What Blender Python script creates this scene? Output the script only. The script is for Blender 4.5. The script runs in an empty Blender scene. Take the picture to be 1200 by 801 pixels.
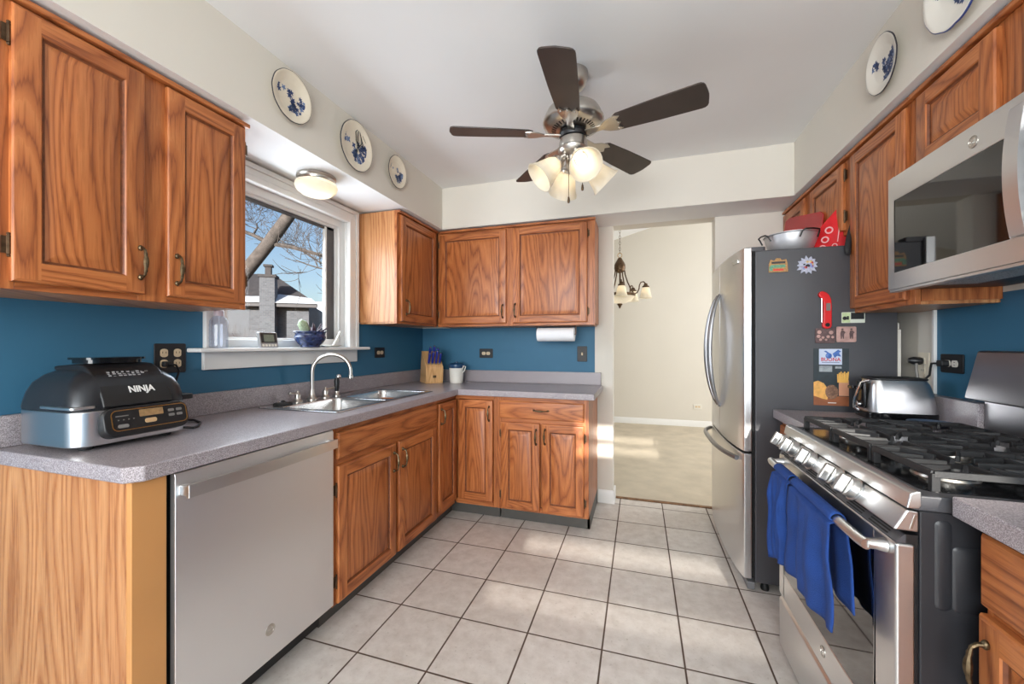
import bpy, bmesh, math, random
from mathutils import Vector, Matrix

# ------------------------------------------------------------------ camera, sky, sun, lamps, exposure
SC = bpy.context.scene
COL = SC.collection
R = math.radians
CAM_H = 1.2265
cam_d = bpy.data.cameras.new('camera')
cam_d.sensor_width = 36.0
cam_d.lens = 36.0 * 469.3 / 1200.0
cam_d.shift_y = 3.6 / 1200.0
cam_d.clip_start = 0.02
cam = bpy.data.objects.new('camera', cam_d)
cam.location = (0, 0, CAM_H)
cam.rotation_euler = (R(90), 0, 0.30795)
COL.objects.link(cam)
SC.camera = cam

SC.view_settings.view_transform = 'Standard'
SC.view_settings.look = 'None'
SC.view_settings.gamma = 1.0
SC.view_settings.use_curve_mapping = False
SC.view_settings.exposure = 0.0
SC.cycles.max_bounces = 8
SC.cycles.diffuse_bounces = 5
SC.cycles.glossy_bounces = 4
SC.cycles.transmission_bounces = 6
SC.cycles.transparent_max_bounces = 12
SC.cycles.caustics_reflective = False
SC.cycles.caustics_refractive = False
SC.cycles.sample_clamp_indirect = 4.0
SC.cycles.use_denoising = True

w = bpy.data.worlds.new('World'); SC.world = w
w.use_nodes = True
nt = w.node_tree; nt.nodes.clear()
wo = nt.nodes.new('ShaderNodeOutputWorld'); bg = nt.nodes.new('ShaderNodeBackground')
sky = nt.nodes.new('ShaderNodeTexSky'); sky.sky_type = 'NISHITA'
sky.sun_disc = False; sky.sun_elevation = R(24); sky.sun_rotation = R(175); sky.air_density = 1.0; sky.dust_density = 2.0
bg.inputs['Strength'].default_value = 0.17
nt.links.new(sky.outputs[0], bg.inputs[0]); nt.links.new(bg.outputs[0], wo.inputs[0])

def lamp(name, kind, loc, energy, color=(1, 1, 1), size=None, size_y=None, direction=None, radius=None, angle=None):
    d = bpy.data.lights.new(name, kind); d.energy = energy; d.color = color
    if kind == 'AREA':
        d.shape = 'RECTANGLE'; d.size = size; d.size_y = size_y
    if radius is not None: d.shadow_soft_size = radius
    if angle is not None: d.angle = angle
    o = bpy.data.objects.new(name, d); o.location = loc
    if direction is not None:
        o.rotation_euler = Vector(direction).to_track_quat('-Z', 'Y').to_euler()
    COL.objects.link(o)
    return o
SUN_DIR = (-0.087, 1.0, -0.25)
lamp('sun', 'SUN', (0, -20, 10), 10.0, (1.0, 0.95, 0.86), direction=SUN_DIR, angle=R(0.6))
# daylight of the breakfast-room glazing behind the camera, and of the dining room's glazing
lamp('rear_daylight', 'AREA', (-0.25, -2.6, 1.55), 190, (0.93, 0.97, 1.0), 2.8, 1.7, (0, 1, 0.10))
lamp('dining_daylight', 'AREA', (3.2, 5.0, 1.7), 112, (0.94, 0.97, 1.0), 2.4, 2.0, (-1, 0, -0.05))
lamp('window_daylight', 'AREA', (-2.0, 1.70, 1.65), 17, (0.86, 0.93, 1.0), 0.7, 0.62, (1, 0, -0.3))

# ------------------------------------------------------------------ helpers
rnd = random.Random(7)
def V(*a): return Vector(a)

class MB:
    """collects faces of one mesh"""
    def __init__(s): s.v = []; s.f = []; s.m = []; s.sm = []
    def add(s, verts, faces, m=0, smooth=False):
        b = len(s.v); s.v += [tuple(x) for x in verts]
        for f in faces:
            s.f.append([b + i for i in f]); s.m.append(m); s.sm.append(smooth)
        return s
    def box(s, x0, x1, y0, y1, z0, z1, m=0):
        x0, x1 = min(x0, x1), max(x0, x1); y0, y1 = min(y0, y1), max(y0, y1); z0, z1 = min(z0, z1), max(z0, z1)
        v = [(x0, y0, z0), (x1, y0, z0), (x1, y1, z0), (x0, y1, z0), (x0, y0, z1), (x1, y0, z1), (x1, y1, z1), (x0, y1, z1)]
        return s.add(v, [(0, 3, 2, 1), (4, 5, 6, 7), (0, 1, 5, 4), (1, 2, 6, 5), (2, 3, 7, 6), (3, 0, 4, 7)], m)
    def obox(s, F, a0, a1, z0, z1, c0, c1, m=0):
        v = [F(a, z, c) for c in (c0, c1) for (a, z) in ((a0, z0), (a1, z0), (a1, z1), (a0, z1))]
        return s.add(v, [(0, 3, 2, 1), (4, 5, 6, 7), (0, 1, 5, 4), (1, 2, 6, 5), (2, 3, 7, 6), (3, 0, 4, 7)], m)
    def prism(s, poly, F, c0, c1, m=0, smooth=False):
        """polygon of (a, b) extruded between c0 and c1 by F(a, b, c)"""
        n = len(poly)
        v = [F(a, b, c0) for a, b in poly] + [F(a, b, c1) for a, b in poly]
        s.add(v, [tuple(reversed(range(n))), tuple(range(n, 2 * n))], m)
        return s.add(v, [(i, (i + 1) % n, n + (i + 1) % n, n + i) for i in range(n)], m, smooth)
    def lathe(s, prof, origin, axis=(0, 0, 1), seg=24, m=0, smooth=True, cap=True, squash=None):
        ax = Vector(axis).normalized()
        t = Vector((1, 0, 0)) if abs(ax.x) < 0.9 else Vector((0, 1, 0))
        e1 = ax.cross(t).normalized(); e2 = ax.cross(e1).normalized()
        if abs(ax.z) > 0.999: e1, e2 = Vector((1, 0, 0)), Vector((0, 1, 0)) * (1 if ax.z > 0 else -1)
        o = Vector(origin); v = []
        for r, h in prof:
            for k in range(seg):
                t = 2 * math.pi * k / seg
                v.append(o + ax * h + (e1 * math.cos(t) + e2 * math.sin(t) * (squash or 1)) * max(r, 1e-5))
        f = []
        for i in range(len(prof) - 1):
            for k in range(seg):
                k2 = (k + 1) % seg
                f.append((i * seg + k, i * seg + k2, (i + 1) * seg + k2, (i + 1) * seg + k))
        s.add(v, f, m, smooth)
        if cap:
            b = len(prof) - 1
            if prof[0][0] > 2e-4: s.add(v[:seg], [tuple(reversed(range(seg)))], m)
            if prof[b][0] > 2e-4: s.add(v[b * seg:], [tuple(range(seg))], m)
        return s
    def tube(s, pts, r, seg=8, m=0, cap=True, flat=None):
        pts = [Vector(p) for p in pts]; n = len(pts)
        rr = r if isinstance(r, (list, tuple)) else [r] * n
        v = []; prev = None
        for i, p in enumerate(pts):
            d = (pts[min(i + 1, n - 1)] - pts[max(i - 1, 0)])
            d = d.normalized() if d.length > 1e-9 else Vector((0, 0, 1))
            if prev is None:
                t = Vector((0, 0, 1)) if abs(d.z) < 0.9 else Vector((1, 0, 0))
                e1 = d.cross(t).normalized()
            else:
                e1 = (prev - d * prev.dot(d))
                e1 = e1.normalized() if e1.length > 1e-6 else d.orthogonal().normalized()
            prev = e1; e2 = d.cross(e1)
            for k in range(seg):
                t = 2 * math.pi * k / seg
                v.append(p + (e1 * math.cos(t) * (flat or 1) + e2 * math.sin(t)) * rr[i])
        f = [(i * seg + k, i * seg + (k + 1) % seg, (i + 1) * seg + (k + 1) % seg, (i + 1) * seg + k) for i in range(n - 1) for k in range(seg)]
        s.add(v, f, m, True)
        if cap:
            s.add(v[:seg], [tuple(reversed(range(seg)))], m); s.add(v[-seg:], [tuple(range(seg))], m)
        return s
    def ball(s, c, r, m=0, seg=12, rings=8, scale=(1, 1, 1)):
        c = Vector(c); v = []; f = []
        for i in range(rings + 1):
            ph = math.pi * i / rings
            for k in range(seg):
                t = 2 * math.pi * k / seg
                v.append(c + Vector((math.sin(ph) * math.cos(t) * scale[0], math.sin(ph) * math.sin(t) * scale[1], -math.cos(ph) * scale[2])) * r)
        for i in range(rings):
            for k in range(seg):
                f.append((i * seg + k, i * seg + (k + 1) % seg, (i + 1) * seg + (k + 1) % seg, (i + 1) * seg + k))
        return s.add(v, f, m, True)
    def cells(s, xs, ys, solid, z0, z1, m=0):
        """a slab of grid cells with holes: solid(ix, iy) tells which cells exist"""
        nx, ny = len(xs) - 1, len(ys) - 1
        ok = lambda i, j: 0 <= i < nx and 0 <= j < ny and solid(i, j)
        for i in range(nx):
            for j in range(ny):
                if not ok(i, j): continue
                a, b, c, d = xs[i], xs[i + 1], ys[j], ys[j + 1]
                s.add([(a, c, z1), (b, c, z1), (b, d, z1), (a, d, z1)], [(0, 1, 2, 3)], m)
                s.add([(a, c, z0), (b, c, z0), (b, d, z0), (a, d, z0)], [(3, 2, 1, 0)], m)
                if not ok(i - 1, j): s.add([(a, d, z0), (a, c, z0), (a, c, z1), (a, d, z1)], [(0, 1, 2, 3)], m)
                if not ok(i + 1, j): s.add([(b, c, z0), (b, d, z0), (b, d, z1), (b, c, z1)], [(0, 1, 2, 3)], m)
                if not ok(i, j - 1): s.add([(a, c, z0), (b, c, z0), (b, c, z1), (a, c, z1)], [(0, 1, 2, 3)], m)
                if not ok(i, j + 1): s.add([(b, d, z0), (a, d, z0), (a, d, z1), (b, d, z1)], [(0, 1, 2, 3)], m)
        return s
    def build(s, name, mats, parent=None, bevel=0, seg=2, sharp=35, origin=None, merge=True, recalc=True, chamfer=None):
        me = bpy.data.meshes.new(name)
        bm = bmesh.new()
        vs = [bm.verts.new(v) for v in s.v]
        for f, m, sm in zip(s.f, s.m, s.sm):
            try:
                fc = bm.faces.new([vs[i] for i in f]); fc.material_index = m; fc.smooth = True
            except ValueError: pass
        if merge: bmesh.ops.remove_doubles(bm, verts=bm.verts[:], dist=1e-5)
        if recalc: bmesh.ops.recalc_face_normals(bm, faces=bm.faces[:])
        if chamfer:
            (cx, cy), off = chamfer
            es = [e for e in bm.edges if all(abs(q.co.x - cx) < 1e-4 and abs(q.co.y - cy) < 1e-4 for q in e.verts)]
            if es: bmesh.ops.bevel(bm, geom=es, offset=off, segments=1, affect='EDGES', profile=0.5)
        if origin is None:
            if parent is not None:
                origin = base_of(parent)
            else:
                xs = [v.co for v in bm.verts]
                origin = Vector(((min(c.x for c in xs) + max(c.x for c in xs)) / 2, (min(c.y for c in xs) + max(c.y for c in xs)) / 2, min(c.z for c in xs)))
        origin = Vector(origin)
        for v in bm.verts: v.co -= origin
        bm.to_mesh(me); bm.free()
        if not isinstance(mats, (list, tuple)): mats = [mats]
        for m in mats: me.materials.append(m)
        me.set_sharp_from_angle(angle=R(sharp))
        o = bpy.data.objects.new(name, me); COL.objects.link(o)
        if parent is not None: o.parent = parent; o.location = (0, 0, 0)
        else: o.location = origin
        if bevel:
            b = o.modifiers.new('edge', 'BEVEL'); b.width = bevel; b.segments = seg; b.limit_method = 'ANGLE'; b.angle_limit = R(40)
            b.harden_normals = True
        return o

def base_of(o):
    while o.parent is not None: o = o.parent
    return Vector(o.location)
def tag(o, label, cat, group=None):
    o['label'] = label; o['category'] = cat
    if group: o['group'] = group
    return o
def thing(name, label, cat, loc, group=None):
    o = bpy.data.objects.new(name, None); o.empty_display_size = 0.05
    o.location = loc; COL.objects.link(o)
    return tag(o, label, cat, group)
def struct(o):
    o['kind'] = 'structure'; return o
def text_mesh(name, txt, size, F, a, z, c, mat, parent, depth=0.0006, align='CENTER', bold=0.0, sx=1.0):
    """lettering standing on the face of frame F, centred at (a, z)"""
    cu = bpy.data.curves.new(name, 'FONT'); cu.body = txt; cu.size = size; cu.align_x = align; cu.align_y = 'CENTER'
    cu.extrude = depth; cu.offset = bold; cu.resolution_u = 3
    to = bpy.data.objects.new(name, cu); COL.objects.link(to)
    dg = bpy.context.evaluated_depsgraph_get(); dg.update()
    me = bpy.data.meshes.new_from_object(to.evaluated_get(dg))
    COL.objects.unlink(to); bpy.data.objects.remove(to)
    org = base_of(parent)
    for v in me.vertices:
        v.co = Vector(F(a + v.co.x * sx, z + v.co.y, c + v.co.z + depth)) - org
    me.materials.clear(); me.materials.append(mat)
    me.name = name
    o = bpy.data.objects.new(name, me); COL.objects.link(o); o.parent = parent
    return o

def FL(x):  # a wall or cabinet face looking towards +x: a = y
    return lambda a, z, c: (x + c, a, z)
def FB(y):  # facing -y: a = x
    return lambda a, z, c: (a, y - c, z)
def FR(x):  # facing -x: a = -y
    return lambda a, z, c: (x - c, -a, z)
def FZ(z):  # lying: (a, b) = (x, y), c up
    return lambda a, b, c: (a, b, z + c)
def arc(n, f): return [f(i / n) for i in range(n + 1)]
def rrect(a0, a1, b0, b1, r, n=5):
    out = []
    for (cx, cy, t0) in ((a1 - r, b0 + r, -90), (a1 - r, b1 - r, 0), (a0 + r, b1 - r, 90), (a0 + r, b0 + r, 180)):
        for i in range(n + 1):
            t = R(t0 + 90 * i / n); out.append((cx + r * math.cos(t), cy + r * math.sin(t)))
    return out

# ------------------------------------------------------------------ materials
def new_mat(name):
    m = bpy.data.materials.new(name); m.use_nodes = True
    n = m.node_tree; return m, n, n.nodes['Principled BSDF'], n.nodes, n.links
def plain(name, col, rough=0.5, metal=0.0, noise=0.0, scale=8.0, bump=0.0, bscale=60.0, coat=0.0, spec=0.5):
    m, n, p, N, L = new_mat(name)
    p.inputs['Base Color'].default_value = (*col, 1); p.inputs['Roughness'].default_value = rough; p.inputs['Metallic'].default_value = metal
    p.inputs['Coat Weight'].default_value = coat; p.inputs['Specular IOR Level'].default_value = spec
    tc = N.new('ShaderNodeTexCoord')
    if noise:
        t = N.new('ShaderNodeTexNoise'); t.inputs['Scale'].default_value = scale; t.inputs['Detail'].default_value = 4
        L.new(tc.outputs['Object'], t.inputs['Vector'])
        r = N.new('ShaderNodeValToRGB')
        r.color_ramp.elements[0].position = 0.3; r.color_ramp.elements[1].position = 0.7
        r.color_ramp.elements[0].color = (*[max(0, c * (1 - noise)) for c in col], 1)
        r.color_ramp.elements[1].color = (*[min(1, c * (1 + noise)) for c in col], 1)
        L.new(t.outputs['Fac'], r.inputs['Fac']); L.new(r.outputs['Color'], p.inputs['Base Color'])
    if bump:
        t = N.new('ShaderNodeTexNoise'); t.inputs['Scale'].default_value = bscale; t.inputs['Detail'].default_value = 3
        L.new(tc.outputs['Object'], t.inputs['Vector'])
        b = N.new('ShaderNodeBump'); b.inputs['Strength'].default_value = bump; b.inputs['Distance'].default_value = 0.002
        L.new(t.outputs['Fac'], b.inputs['Height']); L.new(b.outputs['Normal'], p.inputs['Normal'])
    return m
def emit(name, col, strength):
    m, n, p, N, L = new_mat(name)
    p.inputs['Base Color'].default_value = (*col, 1)
    p.inputs['Emission Color'].default_value = (*col, 1); p.inputs['Emission Strength'].default_value = strength
    return m
def srgb(r, g, b):
    f = lambda c: (c / 255 / 12.92) if c / 255 <= 0.04045 else ((c / 255 + 0.055) / 1.055) ** 2.4
    return (f(r), f(g), f(b))

def oak(name, light, mid, dark, horizontal=False, sc=1.0, contrast=1.0, rough=0.38):
    m, n, p, N, L = new_mat(name)
    tc = N.new('ShaderNodeTexCoord'); oi = N.new('ShaderNodeObjectInfo')
    sep = N.new('ShaderNodeSeparateXYZ'); L.new(tc.outputs['Object'], sep.inputs[0])
    def math_(op, a, b=None):
        q = N.new('ShaderNodeMath'); q.operation = op
        for k, x in enumerate((a, b)):
            if x is None: continue
            if isinstance(x, (int, float)): q.inputs[k].default_value = x
            else: L.new(x, q.inputs[k])
        return q.outputs[0]
    hor = math_('ADD', sep.outputs[0], sep.outputs[1]); ver = sep.outputs[2]
    across, along = (ver, hor) if horizontal else (hor, ver)
    off = math_('MULTIPLY', oi.outputs['Random'], 37.0)
    def vec(ka, kl):
        c = N.new('ShaderNodeCombineXYZ')
        L.new(math_('ADD', math_('MULTIPLY', across, ka), off), c.inputs[0])
        L.new(math_('ADD', math_('MULTIPLY', along, kl), off), c.inputs[1])
        L.new(math_('MULTIPLY', oi.outputs['Random'], 11.0), c.inputs[2])
        return c.outputs[0]
    def noise(v, detail, rough_=0.5):
        t = N.new('ShaderNodeTexNoise'); t.inputs['Scale'].default_value = 1.0; t.inputs['Detail'].default_value = detail
        t.inputs['Roughness'].default_value = rough_
        L.new(v, t.inputs['Vector']); return t.outputs['Fac']
    rings = noise(vec(6.5 * sc, 0.85 * sc), 1.6, 0.30)          # cathedral contour lines
    fine = noise(vec(160, 7), 3.0, 0.6)                          # pores
    band = math_('ADD', math_('MULTIPLY', rings, 17.0), math_('MULTIPLY', fine, 0.7))
    fr = math_('FRACT', band)
    tri = math_('ABSOLUTE', math_('SUBTRACT', fr, 0.35))
    r = N.new('ShaderNodeValToRGB'); e = r.color_ramp.elements
    e[0].position = 0.0; e[0].color = (*dark, 1)
    e[1].position = 0.55; e[1].color = (*light, 1)
    x = e.new(0.10); x.color = (*[a * 0.4 + b * 0.6 for a, b in zip(dark, mid)], 1)
    x = e.new(0.24); x.color = (*mid, 1)
    L.new(tri, r.inputs['Fac'])
    pore = N.new('ShaderNodeValToRGB'); pe = pore.color_ramp.elements
    pe[0].position = 0.36; pe[0].color = (0.72, 0.66, 0.6, 1); pe[1].position = 0.52; pe[1].color = (1, 1, 1, 1)
    L.new(fine, pore.inputs['Fac'])
    mx = N.new('ShaderNodeMixRGB'); mx.blend_type = 'MULTIPLY'; mx.inputs[0].default_value = 0.75 * contrast
    L.new(r.outputs[0], mx.inputs[1]); L.new(pore.outputs[0], mx.inputs[2])
    broad = noise(vec(14, 0.5), 1.0)
    b2 = N.new('ShaderNodeValToRGB'); be = b2.color_ramp.elements
    be[0].position = 0.3; be[0].color = (0.90, 0.87, 0.84, 1); be[1].position = 0.7; be[1].color = (1.05, 1.04, 1.02, 1)
    L.new(broad, b2.inputs['Fac'])
    m2 = N.new('ShaderNodeMixRGB'); m2.blend_type = 'MULTIPLY'; m2.inputs[0].default_value = 1
    L.new(mx.outputs[0], m2.inputs[1]); L.new(b2.outputs[0], m2.inputs[2])
    L.new(m2.outputs[0], p.inputs['Base Color'])
    p.inputs['Roughness'].default_value = rough
    bp = N.new('ShaderNodeBump'); bp.inputs['Strength'].default_value = 0.12; bp.inputs['Distance'].default_value = 0.001
    L.new(fine, bp.inputs['Height']); L.new(bp.outputs[0], p.inputs['Normal'])
    return m
OAK_L, OAK_M, OAK_D = srgb(188, 117, 67), srgb(177, 105, 58), srgb(136, 73, 37)
M_OAK = oak('oak_upright_grain', OAK_L, OAK_M, OAK_D)
M_OAKH = oak('oak_level_grain', OAK_L, OAK_M, OAK_D, True)
M_OAKP = oak('pale_oak_panel', srgb(200, 147, 100), srgb(192, 136, 90), srgb(162, 104, 62), sc=0.8, contrast=0.7)
M_MAPLE = plain('maple_ply', srgb(196, 140, 84), 0.5, noise=0.06, scale=3)
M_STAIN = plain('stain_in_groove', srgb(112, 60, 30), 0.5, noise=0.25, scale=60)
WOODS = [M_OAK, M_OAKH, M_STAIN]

def laminate():
    m, n, p, N, L = new_mat('speckled_laminate')
    tc = N.new('ShaderNodeTexCoord')
    t = N.new('ShaderNodeTexNoise'); t.inputs['Scale'].default_value = 420; t.inputs['Detail'].default_value = 2
    L.new(tc.outputs['Object'], t.inputs['Vector'])
    r = N.new('ShaderNodeValToRGB'); e = r.color_ramp.elements
    e[0].position = 0.36; e[0].color = (*srgb(118, 110, 114), 1); e[1].position = 0.66; e[1].color = (*srgb(190, 185, 190), 1)
    x = e.new(0.47); x.color = (*srgb(148, 140, 144), 1); x = e.new(0.56); x.color = (*srgb(166, 158, 160), 1)
    L.new(t.outputs['Fac'], r.inputs[0])
    t2 = N.new('ShaderNodeTexNoise'); t2.inputs['Scale'].default_value = 14
    L.new(tc.outputs['Object'], t2.inputs['Vector'])
    r2 = N.new('ShaderNodeValToRGB'); r2.color_ramp.elements[0].color = (0.9, 0.9, 0.92, 1); r2.color_ramp.elements[1].color = (1.06, 1.04, 1.03, 1)
    L.new(t2.outputs['Fac'], r2.inputs[0])
    mx = N.new('ShaderNodeMixRGB'); mx.blend_type = 'MULTIPLY'; mx.inputs[0].default_value = 1
    L.new(r.outputs[0], mx.inputs[1]); L.new(r2.outputs[0], mx.inputs[2]); L.new(mx.outputs[0], p.inputs['Base Color'])
    p.inputs['Roughness'].default_value = 0.32
    return m
M_LAM = laminate()

def tiles():
    m, n, p, N, L = new_mat('ceramic_floor_tiles')
    tc = N.new('ShaderNodeTexCoord')
    mp = N.new('ShaderNodeMapping'); mp.inputs['Location'].default_value = (1.07383 + 0.31 * 40, -2.88667 + 0.31 * 40, 0)
    L.new(tc.outputs['Object'], mp.inputs[0])
    sep = N.new('ShaderNodeSeparateXYZ'); L.new(mp.outputs[0], sep.inputs[0])
    def mt(op, a, b=None, c=None):
        q = N.new('ShaderNodeMath'); q.operation = op
        for k, x in enumerate((a, b, c)):
            if x is None: continue
            if isinstance(x, (int, float)): q.inputs[k].default_value = x
            else: L.new(x, q.inputs[k])
        return q.outputs[0]
    def edge(o):
        u = mt('DIVIDE', o, 0.31); fr = mt('FRACT', u)
        return mt('MINIMUM', fr, mt('SUBTRACT', 1.0, fr)), mt('FLOOR', mt('ADD', u, 0.0))
    ex, ix = edge(sep.outputs[0]); ey, iy = edge(sep.outputs[1])
    d = mt('MINIMUM', ex, ey)
    g = N.new('ShaderNodeMapRange'); g.inputs['From Min'].default_value = 0.009; g.inputs['From Max'].default_value = 0.014
    L.new(d, g.inputs['Value'])
    wn = N.new('ShaderNodeTexWhiteNoise'); wn.noise_dimensions = '2D'
    cx = N.new('ShaderNodeCombineXYZ'); L.new(ix, cx.inputs[0]); L.new(iy, cx.inputs[1]); L.new(cx.outputs[0], wn.inputs['Vector'])
    t = N.new('ShaderNodeTexNoise'); t.inputs['Scale'].default_value = 16; t.inputs['Detail'].default_value = 6; t.inputs['Roughness'].default_value = 0.65
    L.new(tc.outputs['Object'], t.inputs['Vector'])
    r = N.new('ShaderNodeValToRGB'); e = r.color_ramp.elements
    e[0].position = 0.3; e[0].color = (*srgb(198, 189, 181), 1); e[1].position = 0.72; e[1].color = (*srgb(224, 218, 212), 1)
    L.new(t.outputs['Fac'], r.inputs[0])
    ts = N.new('ShaderNodeTexNoise'); ts.inputs['Scale'].default_value = 70; ts.inputs['Detail'].default_value = 3
    L.new(tc.outputs['Object'], ts.inputs['Vector'])
    rs = N.new('ShaderNodeValToRGB'); rs.color_ramp.elements[0].position = 0.26; rs.color_ramp.elements[0].color = (0.72, 0.69, 0.66, 1)
    rs.color_ramp.elements[1].position = 0.36; rs.color_ramp.elements[1].color = (1, 1, 1, 1)
    L.new(ts.outputs['Fac'], rs.inputs[0])
    ml = N.new('ShaderNodeMixRGB'); ml.blend_type = 'MULTIPLY'; ml.inputs[0].default_value = 0.8
    L.new(r.outputs[0], ml.inputs[1]); L.new(rs.outputs[0], ml.inputs[2])
    hv = N.new('ShaderNodeMixRGB'); hv.blend_type = 'MULTIPLY'; hv.inputs[0].default_value = 1
    vr = N.new('ShaderNodeValToRGB'); vr.color_ramp.elements[0].color = (0.95, 0.94, 0.93, 1); vr.color_ramp.elements[1].color = (1.03, 1.03, 1.03, 1)
    L.new(wn.outputs['Value'], vr.inputs[0]); L.new(ml.outputs[0], hv.inputs[1]); L.new(vr.outputs[0], hv.inputs[2])
    mx = N.new('ShaderNodeMixRGB'); mx.inputs[1].default_value = (*srgb(86, 68, 56), 1)
    L.new(g.outputs[0], mx.inputs[0]); L.new(hv.outputs[0], mx.inputs[2])
    L.new(mx.outputs[0], p.inputs['Base Color'])
    rr = N.new('ShaderNodeMapRange'); rr.inputs['To Min'].default_value = 0.85; rr.inputs['To Max'].default_value = 0.36
    L.new(g.outputs[0], rr.inputs['Value']); L.new(rr.outputs[0], p.inputs['Roughness'])
    b = N.new('ShaderNodeBump'); b.inputs['Strength'].default_value = 0.5; b.inputs['Distance'].default_value = 0.003
    ad = mt('ADD', g.outputs[0], mt('MULTIPLY', t.outputs['Fac'], 0.25))
    L.new(ad, b.inputs['Height']); L.new(b.outputs[0], p.inputs['Normal'])
    return m
M_TILE = tiles()

def brushed(name, col, rough, axis='Z', strength=0.012):
    m, n, p, N, L = new_mat(name)
    p.inputs['Base Color'].default_value = (*col, 1); p.inputs['Metallic'].default_value = 1.0
    tc = N.new('ShaderNodeTexCoord'); mp = N.new('ShaderNodeMapping')
    s = {'X': (3, 260, 260), 'Y': (260, 3, 260), 'Z': (260, 260, 3)}[axis]
    mp.inputs['Scale'].default_value = s; L.new(tc.outputs['Object'], mp.inputs[0])
    t = N.new('ShaderNodeTexNoise'); t.inputs['Scale'].default_value = 1; t.inputs['Detail'].default_value = 2; L.new(mp.outputs[0], t.inputs['Vector'])
    r = N.new('ShaderNodeMapRange'); r.inputs['To Min'].default_value = rough - strength; r.inputs['To Max'].default_value = rough + strength
    L.new(t.outputs['Fac'], r.inputs['Value']); L.new(r.outputs[0], p.inputs['Roughness'])
    b = N.new('ShaderNodeBump'); b.inputs['Strength'].default_value = 0.04; b.inputs['Distance'].default_value = 0.001
    L.new(t.outputs['Fac'], b.inputs['Height']); L.new(b.outputs[0], p.inputs['Normal'])
    return m
M_STEEL = brushed('brushed_steel', (0.72, 0.72, 0.72), 0.30, 'Y')
M_STEELV = brushed('brushed_steel_upright', (0.74, 0.74, 0.75), 0.30, 'Z')
M_STEELD = brushed('brushed_steel_wide', (0.84, 0.84, 0.85), 0.40, 'Z')
M_STEELX = brushed('brushed_steel_cross', (0.62, 0.62, 0.61), 0.30, 'X')
M_NICKEL = plain('brushed_nickel', (0.52, 0.49, 0.45), 0.28, 1.0)
M_CHROME = plain('chrome', (0.78, 0.78, 0.78), 0.12, 1.0)
M_SINK = plain('sink_steel', (0.6, 0.6, 0.6), 0.25, 1.0, noise=0.05, scale=40)
M_DNICK = plain('dark_nickel', (0.30, 0.30, 0.31), 0.32, 1.0)
M_KNOB = plain('satin_knob_steel', (0.62, 0.62, 0.61), 0.34, 1.0)
M_BRASS = plain('antique_brass', srgb(100, 86, 66), 0.42, 1.0, noise=0.45, scale=90)
M_BRONZE = plain('bronze', srgb(96, 76, 58), 0.42, 0.9, noise=0.3, scale=60)
M_GOLD = plain('warm_brass', srgb(190, 150, 90), 0.3, 1.0)
M_WALL = plain('beige_wall_paint', srgb(217, 211, 200), 0.85, noise=0.015, scale=2, bump=0.06, bscale=180)
M_BLUE = plain('blue_wall_paint', srgb(50, 104, 134), 0.6, noise=0.03, scale=3, bump=0.06, bscale=180)
M_CEIL = plain('white_ceiling_paint', srgb(236, 236, 235), 0.9, noise=0.012, scale=2.5, bump=0.05, bscale=120)
M_WHITE = plain('white_gloss_paint', srgb(232, 231, 228), 0.4, noise=0.015, scale=6)
M_BLACK = plain('black_plastic', srgb(22, 22, 24), 0.4, noise=0.1, scale=30)
M_PLATE = plain('black_cover_plate', srgb(24, 24, 27), 0.5, noise=0.05, scale=10)
M_BLACKG = plain('black_gloss', srgb(14, 14, 16), 0.12, noise=0.05, scale=10)
M_GLASSB = plain('black_glass', srgb(10, 10, 11), 0.04, coat=0.6)
M_IRON = plain('cast_iron', srgb(25, 25, 27), 0.55, 0.0, noise=0.2, scale=80, bump=0.2, bscale=250)
M_CHAR = plain('charcoal_enamel', srgb(66, 66, 70), 0.42, noise=0.02, scale=5, bump=0.08, bscale=400)
M_RANGE = plain('dark_range_side', srgb(40, 41, 45), 0.4, noise=0.05, scale=12)
M_DARK = plain('dark_recess', srgb(18, 17, 16), 0.8, noise=0.05)
M_VINYL = plain('grey_vinyl_base', srgb(78, 76, 72), 0.5, noise=0.06, scale=20)
M_ALMOND = plain('almond_plastic', srgb(214, 192, 158), 0.4, noise=0.02)
M_RED = plain('red_plastic', srgb(206, 24, 28), 0.35, noise=0.04)
M_CARPET = plain('beige_carpet', srgb(196, 184, 164), 0.95, noise=0.10, scale=5, bump=0.8, bscale=500)
M_TOWEL = plain('blue_towel', srgb(25, 64, 134), 0.9, noise=0.16, scale=14, bump=0.9, bscale=420)
M_CERAM = plain('white_ceramic', srgb(226, 222, 212), 0.25, noise=0.02)
M_CREAM = plain('cream_ceramic', srgb(226, 216, 196), 0.3, noise=0.04, scale=20)
M_COBALT = plain('cobalt_glaze', srgb(36, 48, 84), 0.25, noise=0.75, scale=70)
M_PAPER = plain('white_paper', srgb(236, 236, 238), 0.9, noise=0.02, bump=0.2, bscale=200)
M_BLADE = plain('walnut_fan_blade', srgb(58, 48, 44), 0.42, noise=0.18, scale=7)
M_LBLOCK = oak('pale_block_wood', srgb(222, 180, 128), srgb(212, 168, 116), srgb(190, 144, 92), sc=1.2, contrast=0.5)
M_RUBBER = plain('dark_rubber', srgb(30, 29, 30), 0.7, noise=0.1)

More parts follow.
